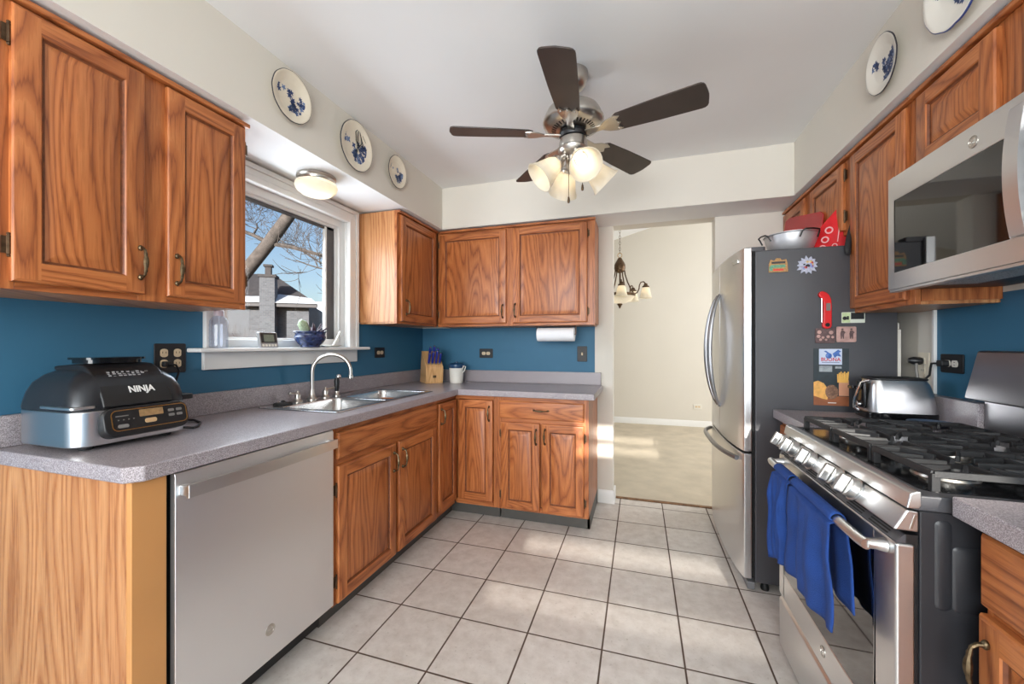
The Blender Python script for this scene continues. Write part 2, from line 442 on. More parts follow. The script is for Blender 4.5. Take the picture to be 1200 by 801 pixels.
def frosted(name, col, trans, em=0.0):
    m, n, p, N, L = new_mat(name)
    out = N['Material Output']
    t = N.new('ShaderNodeTexNoise'); t.inputs['Scale'].default_value = 26; t.inputs['Detail'].default_value = 4
    tc = N.new('ShaderNodeTexCoord'); L.new(tc.outputs['Object'], t.inputs['Vector'])
    r = N.new('ShaderNodeValToRGB'); r.color_ramp.elements[0].color = (*[c * 0.86 for c in col], 1); r.color_ramp.elements[1].color = (*col, 1)
    L.new(t.outputs['Fac'], r.inputs[0])
    tl = N.new('ShaderNodeBsdfTranslucent'); mx = N.new('ShaderNodeMixShader'); mx.inputs[0].default_value = trans
    L.new(r.outputs[0], p.inputs['Base Color']); L.new(r.outputs[0], tl.inputs['Color']); p.inputs['Roughness'].default_value = 0.3
    L.new(p.outputs[0], mx.inputs[1]); L.new(tl.outputs[0], mx.inputs[2]); L.new(mx.outputs[0], out.inputs[0])
    return m
M_SHADE = frosted('alabaster_glass', srgb(250, 244, 230), 0.5)
M_BULB = emit('lit_bulb', (1.0, 0.86, 0.66), 8)
M_BULB2 = emit('lit_bulb_strong', (1.0, 0.84, 0.60), 15)

def clear_glass(name, tint=(0.96, 0.98, 1.0), refl=0.006):
    m, n, p, N, L = new_mat(name)
    out = N['Material Output']
    tr = N.new('ShaderNodeBsdfTransparent'); tr.inputs[0].default_value = (*tint, 1)
    gl = N.new('ShaderNodeBsdfGlossy'); gl.inputs['Roughness'].default_value = 0.02
    fr = N.new('ShaderNodeLayerWeight'); fr.inputs[0].default_value = 0.12
    ml = N.new('ShaderNodeMath'); ml.operation = 'MULTIPLY_ADD'; ml.inputs[1].default_value = 0.10; ml.inputs[2].default_value = refl
    L.new(fr.outputs['Fresnel'], ml.inputs[0])
    mx = N.new('ShaderNodeMixShader'); L.new(ml.outputs[0], mx.inputs[0]); L.new(tr.outputs[0], mx.inputs[1]); L.new(gl.outputs[0], mx.inputs[2])
    L.new(mx.outputs[0], out.inputs[0])
    return m
M_GLASS = clear_glass('window_glass')
M_BOTTLE = clear_glass('clear_bottle', (0.84, 0.87, 0.93), 0.05)

# ------------------------------------------------------------------ the room
XL, XR, YB, ZC, ZS = -1.86, 1.20, 3.195, 2.475, 2.148
def wall(name, F, aa, zz, skip, mat_of, mats, depth=0.12):
    mb = MB()
    for i in range(len(aa) - 1):
        for j in range(len(zz) - 1):
            if skip(i, j): continue
            mb.obox(F, aa[i], aa[i + 1], zz[j], zz[j + 1], -depth, 0, mat_of(i, j))
    return struct(mb.build(name, mats, merge=False, recalc=False))
# floors
struct(MB().box(-1.98, 1.32, -3.1, 3.325, -0.08, 0).build('floor', M_TILE, origin=(0, 0, 0)))
struct(MB().box(-2.3, 4.2, 3.325, 6.7, -0.08, 0.004).build('floor', M_CARPET, origin=(0, 3.325, 0)))
M_STRIP = plain('worn_brown_threshold', srgb(120, 86, 56), 0.7, noise=0.4, scale=30)
struct(MB().box(-0.2, 0.525, 3.31, 3.345, 0, 0.008).build('trim_threshold', M_STRIP, bevel=0.003))
# kitchen walls
wall('wall_left', FL(XL), [-3.1, 1.37, 2.225, 3.325], [0, 1.213, 1.375, 2.05, ZC],
     lambda i, j: i == 1 and j in (1, 2), lambda i, j: 1 if j < 2 else 0, [M_WALL, M_BLUE])
wall('wall_back', FB(YB), [-2.32, -1.86, -0.333, -0.195, 0.52, 1.32, 4.3], [0, 1.375, ZS, 4.6],
     lambda i, j: i == 3 and j < 2, lambda i, j: 1 if (i == 1 and j == 0) else 0, [M_WALL, M_BLUE], 0.13)
wall('wall_right', FR(XR), [-3.325, -2.166, 3.1], [0, 1.41, ZC], lambda i, j: False,
     lambda i, j: 1 if (i == 1 and j == 0) else 0, [M_WALL, M_BLUE])
# unseen rear wall with added slots that shape the sun into floor bands
mb = MB()
slots = [(-0.30, 0.93, 1.208, 1.232), (-0.20, 0.93, 1.333, 1.376), (0.10, 1.10, 1.915, 2.00), (0.10, 1.10, 2.045, 2.14)]
zb = sorted({0, ZC} | {q for s_ in slots for q in s_[2:]}); xb = sorted({-1.98, 1.32} | {q for s_ in slots for q in s_[:2]})
for i in range(len(xb) - 1):
    for j in range(len(zb) - 1):
        cx, cz = (xb[i] + xb[i + 1]) / 2, (zb[j] + zb[j + 1]) / 2
        if any(a < cx < b and c < cz < d for a, b, c, d in slots): continue
        mb.box(xb[i], xb[i + 1], -3.02, -3.0, zb[j], zb[j + 1])
struct(mb.build('wall_rear_sun_slots', M_WALL, merge=False, recalc=False))
struct(MB().box(-1.98, 1.32, -3.1, 3.325, ZC, ZC + 0.1).build('ceiling', M_CEIL, origin=(0, 0, ZC)))
# soffits: beige faces, white undersides
def soffit(name, x0, x1, y0, y1, bottom):
    mb = MB(); mb.box(x0, x1, y0, y1, ZS, ZC)
    for k in (0,): mb.m[0] = 1
    return struct(mb.build(name, [M_WALL, bottom], merge=False, recalc=False))
soffit('trim_soffit_left', XL, -1.50, -3.0, 2.88, M_CEIL)
soffit('trim_soffit_back', XL, XR, 2.88, 3.1948, M_CEIL)
soffit('trim_soffit_right', 0.91, XR, -3.0, 2.88, M_CEIL)
# dining room
struct(MB().box(-2.32, 4.3, 6.55, 6.67, 0, 4.6).build('wall_dining_far', M_WALL))
struct(MB().box(-2.32, -2.2, 3.3, 6.6, 0, 4.6).build('wall_dining_left', M_WALL))
struct(MB().box(4.2, 4.3, 3.3, 6.6, 0, 4.6).build('wall_dining_right', M_WALL))
mb = MB(); sl = 0.27; zc0 = 2.885
mb.prism([(-2.32, zc0 - 1.92 * sl), (4.3, zc0 + 4.7 * sl), (4.3, zc0 + 4.7 * sl + 0.1), (-2.32, zc0 - 1.92 * sl + 0.1)], lambda a, b, c: (a, c, b), 3.3, 6.6)
struct(mb.build('ceiling', M_CEIL))
def baseboard(name, F, a0, a1, h=0.09):
    mb = MB(); mb.prism([(0, 0), (0.014, 0), (0.014, h - 0.02), (0.006, h), (0, h)], lambda c, z, a: F(a, z, c), a0, a1)
    return struct(mb.build(name, M_WHITE))
baseboard('baseboard_back', FB(YB), -0.306, -0.181, 0.1)
struct(MB().box(-0.195, -0.181, 3.18, 3.325, 0, 0.1).build('baseboard_jamb', M_WHITE, bevel=0.003))
baseboard('baseboard_dining', FB(6.55), -2.2, 4.2, 0.095)

# ------------------------------------------------------------------ window over the sink
wroot = bpy.data.objects.new('window_1', None); wroot.location = (XL, 1.80, 1.213); COL.objects.link(wroot); struct(wroot)
F = FL(XL)
mb = MB()                                                       # stepped casing: three nested picture-frame profiles
def ring(mb, F, a0, a1, z0, z1, wd, c0, c1, m=0, bottom=False):
    mb.obox(F, a0, a0 + wd, z0, z1, c0, c1, m); mb.obox(F, a1 - wd, a1, z0, z1, c0, c1, m)
    mb.obox(F, a0 + wd, a1 - wd, z1 - wd, z1, c0, c1, m)
    if bottom: mb.obox(F, a0 + wd, a1 - wd, z0, z0 + wd, c0, c1, m)
ring(mb, F, 1.285, 2.31, 1.213, 2.136, 0.026, 0, 0.022)
ring(mb, F, 1.311, 2.284, 1.213, 2.110, 0.034, 0, 0.016)
ring(mb, F, 1.345, 2.250, 1.213, 2.076, 0.031, -0.01, 0.020)
mb.build('casing', M_WHITE, wroot, bevel=0.004)
mb = MB(); ring(mb, F, 1.367, 2.228, 1.205, 2.054, 0.05, -0.10, -0.03, bottom=True)
ring(mb, F, 1.367, 2.228, 1.2131, 2.054, 0.006, -0.0301, -0.0105)
ring(mb, F, 1.405, 2.19, 1.235, 2.02, 0.03, -0.10, -0.045, bottom=True)
mb.build('window_frame', M_WHITE, wroot, bevel=0.004)
M_TRACK = plain('grey_window_track', srgb(84, 84, 86), 0.5, noise=0.05)
mb = MB(); mb.obox(F, 2.09, 2.162, 1.263, 1.99, -0.075, -0.06); mb.obox(F, 1.435, 2.16, 1.972, 1.992, -0.075, -0.06)
mb.build('screen_track', M_TRACK, wroot, bevel=0.002)
MB().obox(F, 2.078, 2.092, 1.263, 1.985, -0.075, -0.055).build('sash_edge', M_WHITE, wroot)
MB().obox(F, 1.43, 2.165, 1.262, 1.995, -0.084, -0.080).build('pane', M_GLASS, wroot)
MB().obox(F, 1.218, 2.345, 1.195, 1.213, 0, 0.085).build('window_sill', M_WHITE, wroot, bevel=0.005)
MB().obox(F, 1.28, 2.295, 1.115, 1.195, 0, 0.018).build('apron', M_WHITE, wroot, bevel=0.003)

# ------------------------------------------------------------------ cabinets
def door_mesh(F, a0, a1, z0, z1, c0, t=0.019, rail=0.052, flat=False):
    """raised-panel door: stiles and rails, cove, bevelled field"""
    mb = MB()
    if flat:
        prof = [(0, 0), (0, t - 0.006), (0.005, t - 0.001), (0.012, t)]
        rings = []
        for ins, n in prof:
            rings.append([F(a0 + ins, z0 + ins, c0 + n), F(a1 - ins, z0 + ins, c0 + n), F(a1 - ins, z1 - ins, c0 + n), F(a0 + ins, z1 - ins, c0 + n)])
        for i in range(len(rings) - 1):
            for k in range(4): mb.add([rings[i][k], rings[i][(k + 1) % 4], rings[i + 1][(k + 1) % 4], rings[i + 1][k]], [(0, 1, 2, 3)], 1)
        mb.add(rings[-1], [(0, 1, 2, 3)], 1); mb.add(rings[0], [(3, 2, 1, 0)], 1)
        return mb
    prof = [(0, 0), (0, t - 0.006), (0.003, t - 0.0015), (0.008, t), (rail, t), (rail + 0.003, t - 0.003), (rail + 0.006, t - 0.009), (rail + 0.011, t - 0.010), (rail + 0.036, t - 0.002), (rail + 0.038, t - 0.0015)]
    rings = []
    for ins, n in prof:
        rings.append([(a0 + ins, z0 + ins, c0 + n), (a1 - ins, z0 + ins, c0 + n), (a1 - ins, z1 - ins, c0 + n), (a0 + ins, z1 - ins, c0 + n)])
    for i in range(len(rings) - 1):
        A, B = rings[i], rings[i + 1]
        if i == 3:                                             # flat face of stiles and rails
            o, q = A, B
            l0, l1, r0, r1 = o[0][0], q[0][0], q[1][0], o[1][0]; b0, b1, t0, t1 = o[0][1], q[0][1], q[2][1], o[2][1]; n = o[0][2]
            for (x0, x1, y0, y1, m) in ((l0, l1, b0, t1, 0), (r0, r1, b0, t1, 0), (l1, r0, b0, b1, 1), (l1, r0, t0, t1, 1)):
                mb.add([F(x0, y0, n), F(x1, y0, n), F(x1, y1, n), F(x0, y1, n)], [(0, 1, 2, 3)], m)
            continue
        for k in range(4):
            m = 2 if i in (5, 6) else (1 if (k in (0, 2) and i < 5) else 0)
            mb.add([F(*A[k]), F(*A[(k + 1) % 4]), F(*B[(k + 1) % 4]), F(*B[k])], [(0, 1, 2, 3)], m)
    mb.add([F(*p) for p in rings[-1]], [(0, 1, 2, 3)], 0); mb.add([F(*p) for p in rings[0]], [(3, 2, 1, 0)], 0)
    return mb
def pull(parent, F, a, z, c, length=0.095, level=False):
    """antique bail pull: two rosettes and a turned grip"""
    mb = MB(); h = length / 2
    def P(s, n, side=0.0): return F(a + (s if level else side), z + (side if level else s), c + n)
    for s in (-1, 1):
        mb.ball(P(s * h, 0.003), 0.0095, seg=10, rings=6, scale=(0.75, 0.75, 1) if not level else (1, 0.75, 0.75))
        mb.tube([P(s * h, 0.002), P(s * h * 0.96, 0.016), P(s * h * 0.82, 0.024)], [0.005, 0.0042, 0.0038], 8)
    pts = []; rr = []
    for i in range(13):
        t = -1 + i / 6
        pts.append(P(t * h * 0.86, 0.024 + 0.006 * (1 - t * t))); rr.append(0.0036 + 0.0038 * max(0, 1 - (t / 0.55) ** 2) + (0.0016 if abs(abs(t) - 0.66) < 0.1 else 0))
    mb.tube(pts, rr, 8)
    return mb.build('handle', M_BRASS, parent, merge=False)
def hinge(parent, F, a, z, c, side):
    mb = MB(); mb.tube([F(a, z - 0.024, c + 0.004), F(a, z + 0.024, c + 0.004)], 0.0042, 8)
    mb.ball(F(a, z + 0.028, c + 0.004), 0.0042, seg=8, rings=5); mb.ball(F(a, z - 0.028, c + 0.004), 0.0042, seg=8, rings=5)
    mb.obox(F, a - 0.012 if side < 0 else a, a if side < 0 else a + 0.012, z - 0.022, z + 0.022, c - 0.002, c + 0.002)
    return mb.build('hinge', M_BRONZE, parent, merge=False)
def door(parent, F, a0, a1, z0, z1, c0, grip=None, hinges=None, rail=0.052, mats=None, pull_len=0.095):
    """grip = (a, z) of the pull's centre; hinges = ('lo'/'hi' side, [z...])"""
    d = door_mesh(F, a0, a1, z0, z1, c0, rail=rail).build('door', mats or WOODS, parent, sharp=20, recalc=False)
    if grip: pull(d, F, grip[0], grip[1], c0 + 0.019, pull_len)
    if hinges:
        side = -1 if hinges[0] == 'lo' else 1
        for zz in hinges[1]: hinge(d, F, a0 - 0.003 if side < 0 else a1 + 0.003, zz, c0 + 0.004, side)
    return d
def frame_boards(parent, F, stiles, rails, c0, t=0.018, name='face_frame'):
    """stiles: (a0, a1, z0, z1), rails likewise"""
    mb = MB()
    for q in stiles: mb.obox(F, *q, c0 - t, c0, 0)
    for q in rails: mb.obox(F, *q, c0 - t, c0 - 0.0004, 1)
    return mb.build(name, WOODS[:2], parent, merge=False, bevel=0.0012, seg=1)
UB, UT = 1.372, 2.137

# left wall cabinet, two doors
F = FL(-1.555)
t = thing('wall_cabinet', 'oak wall cabinet with two doors left of the window, above the indoor grill', 'cabinet', (-1.70, 0.85, UB))
mb = MB(); mb.box(XL + 0.001, -1.574, 0.36, 1.246, UB + 0.012, UT - 0.001); mb.build('carcass', M_OAK, t)
MB().box(XL + 0.001, -1.574, 0.372, 1.234, UB, UB + 0.0119).build('bottom_panel', M_OAKP, t)
frame_boards(t, F, [(0.36, 0.602, UB, UT), (0.872, 0.956, UB, UT), (1.222, 1.246, UB, UT)], [(0.602, 0.872, UB, UB + 0.04), (0.956, 1.222, UB, UB + 0.04), (0.602, 0.872, UT - 0.04, UT), (0.956, 1.222, UT - 0.04, UT)], 0)
MB().obox(F, 0.36, 1.25, UT - 0.018, UT - 0.001, 0.0002, 0.024).build('top_moulding', M_OAKH, t, bevel=0.004)
door(t, F, 0.592, 0.884, 1.392, 2.112, 0.0005, (0.868, 1.492), ('lo', [1.485, 2.03]))
door(t, F, 0.950, 1.234, 1.394, 2.112, 0.0005, (0.975, 1.488), ('hi', [1.49, 2.03]))

# corner wall cabinet right of the window
t = thing('wall_cabinet', 'oak corner wall cabinet with one narrow door between the window and the back wall', 'cabinet', (-1.70, 2.6, UB))
MB().box(XL + 0.001, -1.574, 2.334, 3.194, UB + 0.012, UT - 0.001).build('carcass', M_OAKP, t)
MB().box(XL + 0.001, -1.574, 2.345, 2.9, UB, UB + 0.0119).build('bottom_panel', M_OAKP, t)
frame_boards(t, F, [(2.332, 2.385, UB, UT), (2.83, 2.886, UB, UT)], [(2.385, 2.83, UB, UB + 0.04), (2.385, 2.83, UT - 0.04, UT)], 0)
MB().obox(F, 2.330, 2.88, UT - 0.018, UT - 0.001, 0.0002, 0.024).build('top_moulding', M_OAKH, t, bevel=0.004)
door(t, F, 2.365, 2.853, 1.388, 2.112, 0.0005, (2.415, 1.487), ('hi', [1.47, 2.03]))
# back wall cabinet
FB_U = FB(2.905)
t = thing('wall_cabinet', 'oak wall cabinet with two doors on the back wall, above the paper towels', 'cabinet', (-0.9, 3.05, UB))
MB().box(-1.552, -0.304, 2.924, 3.194, UB + 0.012, UT - 0.001).build('carcass', M_OAK, t)
MB().box(-1.54, -0.316, 2.924, 3.194, UB, UB + 0.0119).build('bottom_panel', M_OAKP, t)
frame_boards(t, FB_U, [(-1.552, -1.51, UB, UT), (-0.985, -0.893, UB, UT), (-0.375, -0.302, UB, UT)], [(-1.51, -0.985, UB, UB + 0.04), (-0.893, -0.375, UB, UB + 0.04), (-1.51, -0.985, UT - 0.04, UT), (-0.893, -0.375, UT - 0.04, UT)], 0)
MB().obox(FB_U, -1.53, -0.296, UT - 0.018, UT - 0.001, 0.0002, 0.024).build('top_moulding', M_OAKH, t, bevel=0.004)
door(t, FB_U, -1.532, -0.967, 1.392, 2.108, 0.0005, (-0.992, 1.484), ('lo', [1.47, 2.03]))
door(t, FB_U, -0.912, -0.355, 1.392, 2.112, 0.0005, (-0.893, 1.488), ('hi', [1.47, 2.03]))

# right side wall cabinets
FRU = FR(0.957)
def rdoor(t, y1, y0, z0, z1, **k): return door(t, FRU, -y1, -y0, z0, z1, 0.0005, **k)
M_RO = [M_OAK, M_OAKH]
t = thing('wall_cabinet', 'oak wall cabinet with two short doors above the refrigerator', 'cabinet', (1.08, 2.7, 1.78))
MB().box(0.976, XR - 0.001, 2.30, 3.194, 1.772, UT - 0.001).build('carcass', M_OAK, t)
frame_boards(t, FRU, [(-3.194, -3.19, 1.76, UT), (-2.83, -2.72, 1.76, UT), (-2.35, -2.30, 1.76, UT)], [(-3.19, -2.83, 1.76, 1.80), (-2.72, -2.35, 1.76, 1.80), (-3.19, -2.83, UT - 0.04, UT), (-2.72, -2.35, UT - 0.04, UT)], 0)
rdoor(t, 3.18, 2.82, 1.784, 2.108)
rdoor(t, 2.733, 2.343, 1.784, 2.108, hinges=('hi', [1.85, 2.05]))
MB().obox(FRU, -3.19, -2.30, UT - 0.018, UT - 0.001, 0.0002, 0.022).build('top_moulding', M_OAKH, t, bevel=0.004)
t = thing('wall_cabinet', 'tall narrow oak wall cabinet with one door between refrigerator and microwave', 'cabinet', (1.08, 2.06, 1.375))
MB().box(0.976, XR - 0.001, 1.836, 2.298, 1.387, UT - 0.001).build('carcass', M_OAK, t)
MB().box(0.976, XR - 0.001, 1.846, 2.290, 1.375, 1.3869).build('bottom_panel', M_OAKP, t)
frame_boards(t, FRU, [(-2.298, -2.24, 1.375, UT), (-1.89, -1.836, 1.375, UT)], [(-2.24, -1.89, 1.375, 1.415), (-2.24, -1.89, UT - 0.04, UT)], 0)
rdoor(t, 2.268, 1.864, 1.395, 2.108, hinges=('lo', [2.03]))
MB().obox(FRU, -2.298, -1.836, UT - 0.018, UT - 0.001, 0.0002, 0.022).build('top_moulding', M_OAKH, t, bevel=0.004)
hg = MB(); F2 = FRU
t = thing('wall_cabinet', 'oak wall cabinet with short doors directly above the microwave', 'cabinet', (1.08, 1.45, 1.835))
MB().box(0.976, XR - 0.001, 1.07, 1.834, 1.85, UT - 0.001).build('carcass', M_OAK, t)
frame_boards(t, FRU, [(-1.834, -1.78, 1.838, UT), (-1.48, -1.36, 1.838, UT), (-1.10, -1.07, 1.838, UT)], [(-1.78, -1.48, 1.838, 1.87), (-1.36, -1.10, 1.838, 1.87), (-1.78, -1.48, UT - 0.04, UT), (-1.36, -1.10, UT - 0.04, UT)], 0)
rdoor(t, 1.797, 1.466, 1.852, 2.108)
rdoor(t, 1.375, 1.095, 1.852, 2.108)
MB().obox(FRU, -1.834, -1.07, UT - 0.018, UT - 0.001, 0.0002, 0.022).build('top_moulding', M_OAKH, t, bevel=0.004)

# base cabinets: left run
XF = -1.255
F = FL(XF)
CT, CB = 0.914, 0.872                                            # worktop top and underside
t = thing('base_cabinet_end', 'pale oak end panel of the left counter with a plain stile beside the dishwasher', 'cabinet panel', (-1.55, 0.72, 0))
MB().box(XL + 0.001, XF - 0.021, 0.690, 0.708, 0, CB - 0.001).build('side_panel', M_OAKP, t, bevel=0.001)
MB().box(XF - 0.0205, XF, 0.690, 0.772, 0, CB - 0.001).build('stile', M_MAPLE, t, bevel=0.002)
def toe(parent, F, a0, a1, c): return MB().obox(F, a0, a1, 0, 0.1, c - 0.012, c).build('toe_kick', M_VINYL, parent)
t = thing('base_cabinet', 'oak sink base cabinet with two doors and a false drawer front beside the dishwasher', 'cabinet', (-1.55, 1.86, 0))
MB().box(XL + 0.001, XF - 0.019, 1.402, 2.318, 0.1, 0.69).build('carcass', M_OAK, t)
frame_boards(t, F, [(1.402, 1.44, 0.1, CB - 0.001), (1.835, 1.892, 0.1, 0.712), (2.285, 2.318, 0.1, CB - 0.001)], [(1.44, 1.835, 0.1, 0.135), (1.892, 2.285, 0.1, 0.135), (1.44, 2.285, 0.84, CB - 0.001), (1.44, 1.835, 0.69, 0.745), (1.892, 2.285, 0.69, 0.745), (1.835, 1.892, 0.7121, 0.745)], 0)
toe(t, F, 1.402, 2.318, -0.072)
d = door_mesh(F, 1.421, 2.302, 0.734, 0.846, 0.0005, flat=True).build('drawer_front', WOODS[:2], t, sharp=20, recalc=False)
door(t, F, 1.421, 1.852, 0.110, 0.704, 0.0005, (1.826, 0.610), ('lo', [0.205, 0.60]))
door(t, F, 1.879, 2.298, 0.110, 0.704, 0.0005, (1.906, 0.612), ('hi', [0.2, 0.61]))
# corner and back run
YF = 2.615
FBK = FB(YF)
t = thing('base_cabinet', 'oak corner base cabinet with a folding pair of tall narrow doors', 'cabinet', (-1.4, 2.8, 0))
mb = MB(); mb.box(XL + 0.001, XF - 0.019, 2.32, 3.194, 0.1, CB - 0.001); mb.box(XF - 0.0185, -0.952, YF + 0.019, 3.194, 0.1, CB - 0.001)
mb.build('carcass', M_OAK, t, merge=False)
frame_boards(t, F, [(2.32, 2.336, 0.1, CB - 0.001)], [(2.336, 2.60, 0.1, 0.132), (2.336, 2.60, 0.846, CB - 0.001)], 0)
frame_boards(t, FBK, [(-0.965, -0.938, 0.1, CB - 0.001)], [(-1.25, -0.965, 0.1, 0.132), (-1.25, -0.965, 0.846, CB - 0.001)], 0)
toe(t, F, 2.32, 2.70, -0.072); toe(t, FBK, -1.325, -0.95, -0.085)
door(t, F, 2.336, 2.596, 0.136, 0.842, 0.0005, (2.357, 0.758), rail=0.05)
door(t, FBK, -1.228, -0.968, 0.136, 0.842, 0.0005, (-0.992, 0.752), rail=0.05)
t = thing('base_cabinet', 'oak base cabinet with one drawer over two doors at the end of the back run', 'cabinet', (-0.62, 2.9, 0))
MB().box(-0.937, -0.314, YF + 0.019, 3.194, 0.1, CB - 0.001).build('carcass', M_OAK, t)
MB().box(-0.330, -0.3135, 2.70, 3.194, 0.0, 0.1).build('side_skirt', M_VINYL, t)
frame_boards(t, FBK, [(-0.937, -0.895, 0.1, CB - 0.001), (-0.350, -0.312, 0.1, CB - 0.001)], [(-0.895, -0.35, 0.1, 0.135), (-0.895, -0.35, 0.84, CB - 0.001), (-0.895, -0.35, 0.69, 0.74)], 0)
toe(t, FBK, -0.937, -0.314, -0.085)
d = door_mesh(FBK, -0.918, -0.341, 0.728, 0.845, 0.0005, flat=True).build('drawer_front', WOODS[:2], t, sharp=20, recalc=False)
pull(d, FBK, -0.624, 0.790, 0.019, 0.095, True)
door(t, FBK, -0.906, -0.634, 0.114, 0.702, 0.0005, (-0.657, 0.612), ('lo', [0.2, 0.62]), rail=0.05)
door(t, FBK, -0.618, -0.341, 0.114, 0.700, 0.0005, (-0.597, 0.618), ('hi', [0.2, 0.62]), rail=0.05)

# worktop, L-shaped, with the sink cut-out and an upstand
XW, YW = -1.222, 2.585
xs = [XL + 0.001, -1.765, -1.335, XW, -0.272]; ys = [0.668, 1.515, 2.375, YW, YB - 0.001]
t = thing('worktop', 'grey speckled L-shaped worktop with a raised back edge around the corner', 'worktop', (-1.5, 1.9, CB))
mb = MB(); mb.cells(xs, ys, lambda i, j: (i < 3 or j == 3) and not (i == 1 and j == 1), CB, CT)
mb.build('countertop', M_LAM, t, bevel=0.005, chamfer=((XW, 0.668), 0.032))
MB().box(XL + 0.001, XL + 0.021, 0.668, YB - 0.0215, CT + 0.0002, 1.012).box(XL + 0.001, -0.285, YB - 0.021, YB - 0.001, CT + 0.0002, 1.012).build('upstand', M_LAM, t, bevel=0.003, merge=False)

# right base cabinets and worktops
FRB = FR(0.662)
t = thing('base_cabinet', 'narrow oak base cabinet squeezed between the refrigerator and the range', 'cabinet', (0.93, 2.06, 0))
MB().box(0.681, XR - 0.001, 1.872, 2.25, 0.1, CB - 0.001).build('carcass', M_OAK, t)
frame_boards(t, FRB, [(-2.25, -2.21, 0.1, CB - 0.001), (-1.91, -1.872, 0.1, CB - 0.001)], [(-2.21, -1.91, 0.1, 0.135), (-2.21, -1.91, 0.7, 0.735), (-2.21, -1.91, 0.84, CB - 0.001)], 0)
MB().box(0.735, 0.747, 1.872, 2.25, 0, 0.1).build('toe_kick', M_VINYL, t)
d = door_mesh(FRB, -2.225, -1.895, 0.732, 0.846, 0.0005, flat=True).build('drawer_front', WOODS[:2], t, sharp=20, recalc=False)
door(t, FRB, -2.225, -1.895, 0.112, 0.704, 0.0005)
t = thing('worktop', 'short grey speckled worktop under the toaster between refrigerator and range', 'worktop', (0.9, 2.06, CB))
MB().box(0.622, XR - 0.001, 1.868, 2.253, CB, CT).build('countertop', M_LAM, t, bevel=0.004)
MB().box(1.152, XR - 0.001, 1.868, 2.235, CT + 0.0002, 1.018).build('upstand', M_LAM, t, bevel=0.003)
t = thing('base_cabinet', 'oak base cabinet with drawer and door at the right edge beside the range', 'cabinet', (0.93, 0.75, 0))
MB().box(0.681, XR - 0.001, 0.35, 1.048, 0.1, CB - 0.001).build('carcass', M_OAK, t)
frame_boards(t, FRB, [(-1.05, -1.035, 0.1, CB - 0.001), (-0.72, -0.66, 0.1, CB - 0.001), (-0.39, -0.35, 0.1, CB - 0.001)], [(-1.035, -0.72, 0.1, 0.135), (-1.035, -0.72, 0.69, 0.73), (-1.035, -0.72, 0.845, CB - 0.001), (-0.66, -0.39, 0.1, 0.135), (-0.66, -0.39, 0.69, 0.73), (-0.66, -0.39, 0.845, CB - 0.001)], 0)
MB().box(0.735, 0.747, 0.35, 1.05, 0, 0.1).build('toe_kick', M_VINYL, t)
door_mesh(FRB, -1.040, -0.705, 0.712, 0.854, 0.0005, flat=True).build('drawer_front', WOODS[:2], t, sharp=20, recalc=False)
door_mesh(FRB, -0.675, -0.37, 0.712, 0.854, 0.0005, flat=True).build('drawer_front', WOODS[:2], t, sharp=20, recalc=False)
door(t, FRB, -1.044, -0.705, 0.110, 0.694, 0.0005, (-1.018, 0.598))
door(t, FRB, -0.675, -0.37, 0.110, 0.694, 0.0005, (-0.40, 0.598))
t = thing('worktop', 'grey speckled worktop at the right edge beside the range', 'worktop', (0.9, 0.7, CB))
MB().box(0.617, XR - 0.001, 0.35, 1.068, CB, CT).build('countertop', M_LAM, t, bevel=0.004)
MB().box(1.178, XR - 0.001, 0.35, 1.068, CT + 0.0002, 1.012).build('upstand', M_LAM, t, bevel=0.003)

# ------------------------------------------------------------------ dishwasher
F = FL(-1.2405)
t = thing('dishwasher', 'stainless steel dishwasher with a bar handle under the left counter', 'dishwasher', (-1.5, 1.09, 0))
MB().box(-1.84, -1.262, 0.785, 1.392, 0.11, 0.866).build('tub', M_DARK, t)
mb = MB(); mb.prism([(0, 0), (0.006, 0.0), (0.0215, 0.006), (0.0215, 0.742), (0.018, 0.752), (0, 0.752)], lambda c, z, a: F(a, z + 0.113, c - 0.0215), 0.784, 1.394)
mb.build('front_panel', M_STEELD, t, bevel=0.002)
mb = MB(); mb.obox(F, 0.786, 1.392, 0.020, 0.11, -0.09, -0.075); mb.build('toe_kick', M_BLACK, t)
mb = MB()                                                        # flat bar handle, slightly bowed
n = 16; pts = []
for i in range(n + 1):
    s = -1 + 2 * i / n; a = 1.087 + 0.292 * s; c = 0.038 + 0.010 * (1 - s * s)
    pts.append((a, c))
poly = pts + [(a, c - 0.012) for a, c in reversed(pts)]
mb.prism(poly, lambda a, c, z: F(a, z, c), 0.797, 0.833)
mb.obox(F, 0.795, 0.815, 0.800, 0.830, 0, 0.034); mb.obox(F, 1.359, 1.379, 0.800, 0.830, 0, 0.034)
mb.build('handle', M_STEEL, t, bevel=0.003, merge=False)
def ge_badge(parent, F, a, z, c, r=0.017):
    mb = MB(); o = F(a, z, c); ax = Vector(F(a, z, c + 1)) - Vector(o)
    mb.lathe([(r, 0), (r, 0.0012), (r * 0.93, 0.0018), (r * 0.86, 0.0018), (r * 0.84, 0.0010), (0, 0.0010)], o, ax, 28)
    b = mb.build('badge', M_NICKEL, parent)
    tx = text_mesh('monogram', 'GE', r * 1.05, F, a, z, c + 0.001, M_CHROME, b, 0.0003)
    return b
ge_badge(t, F, 1.087, 0.224, 0.0002, 0.019)

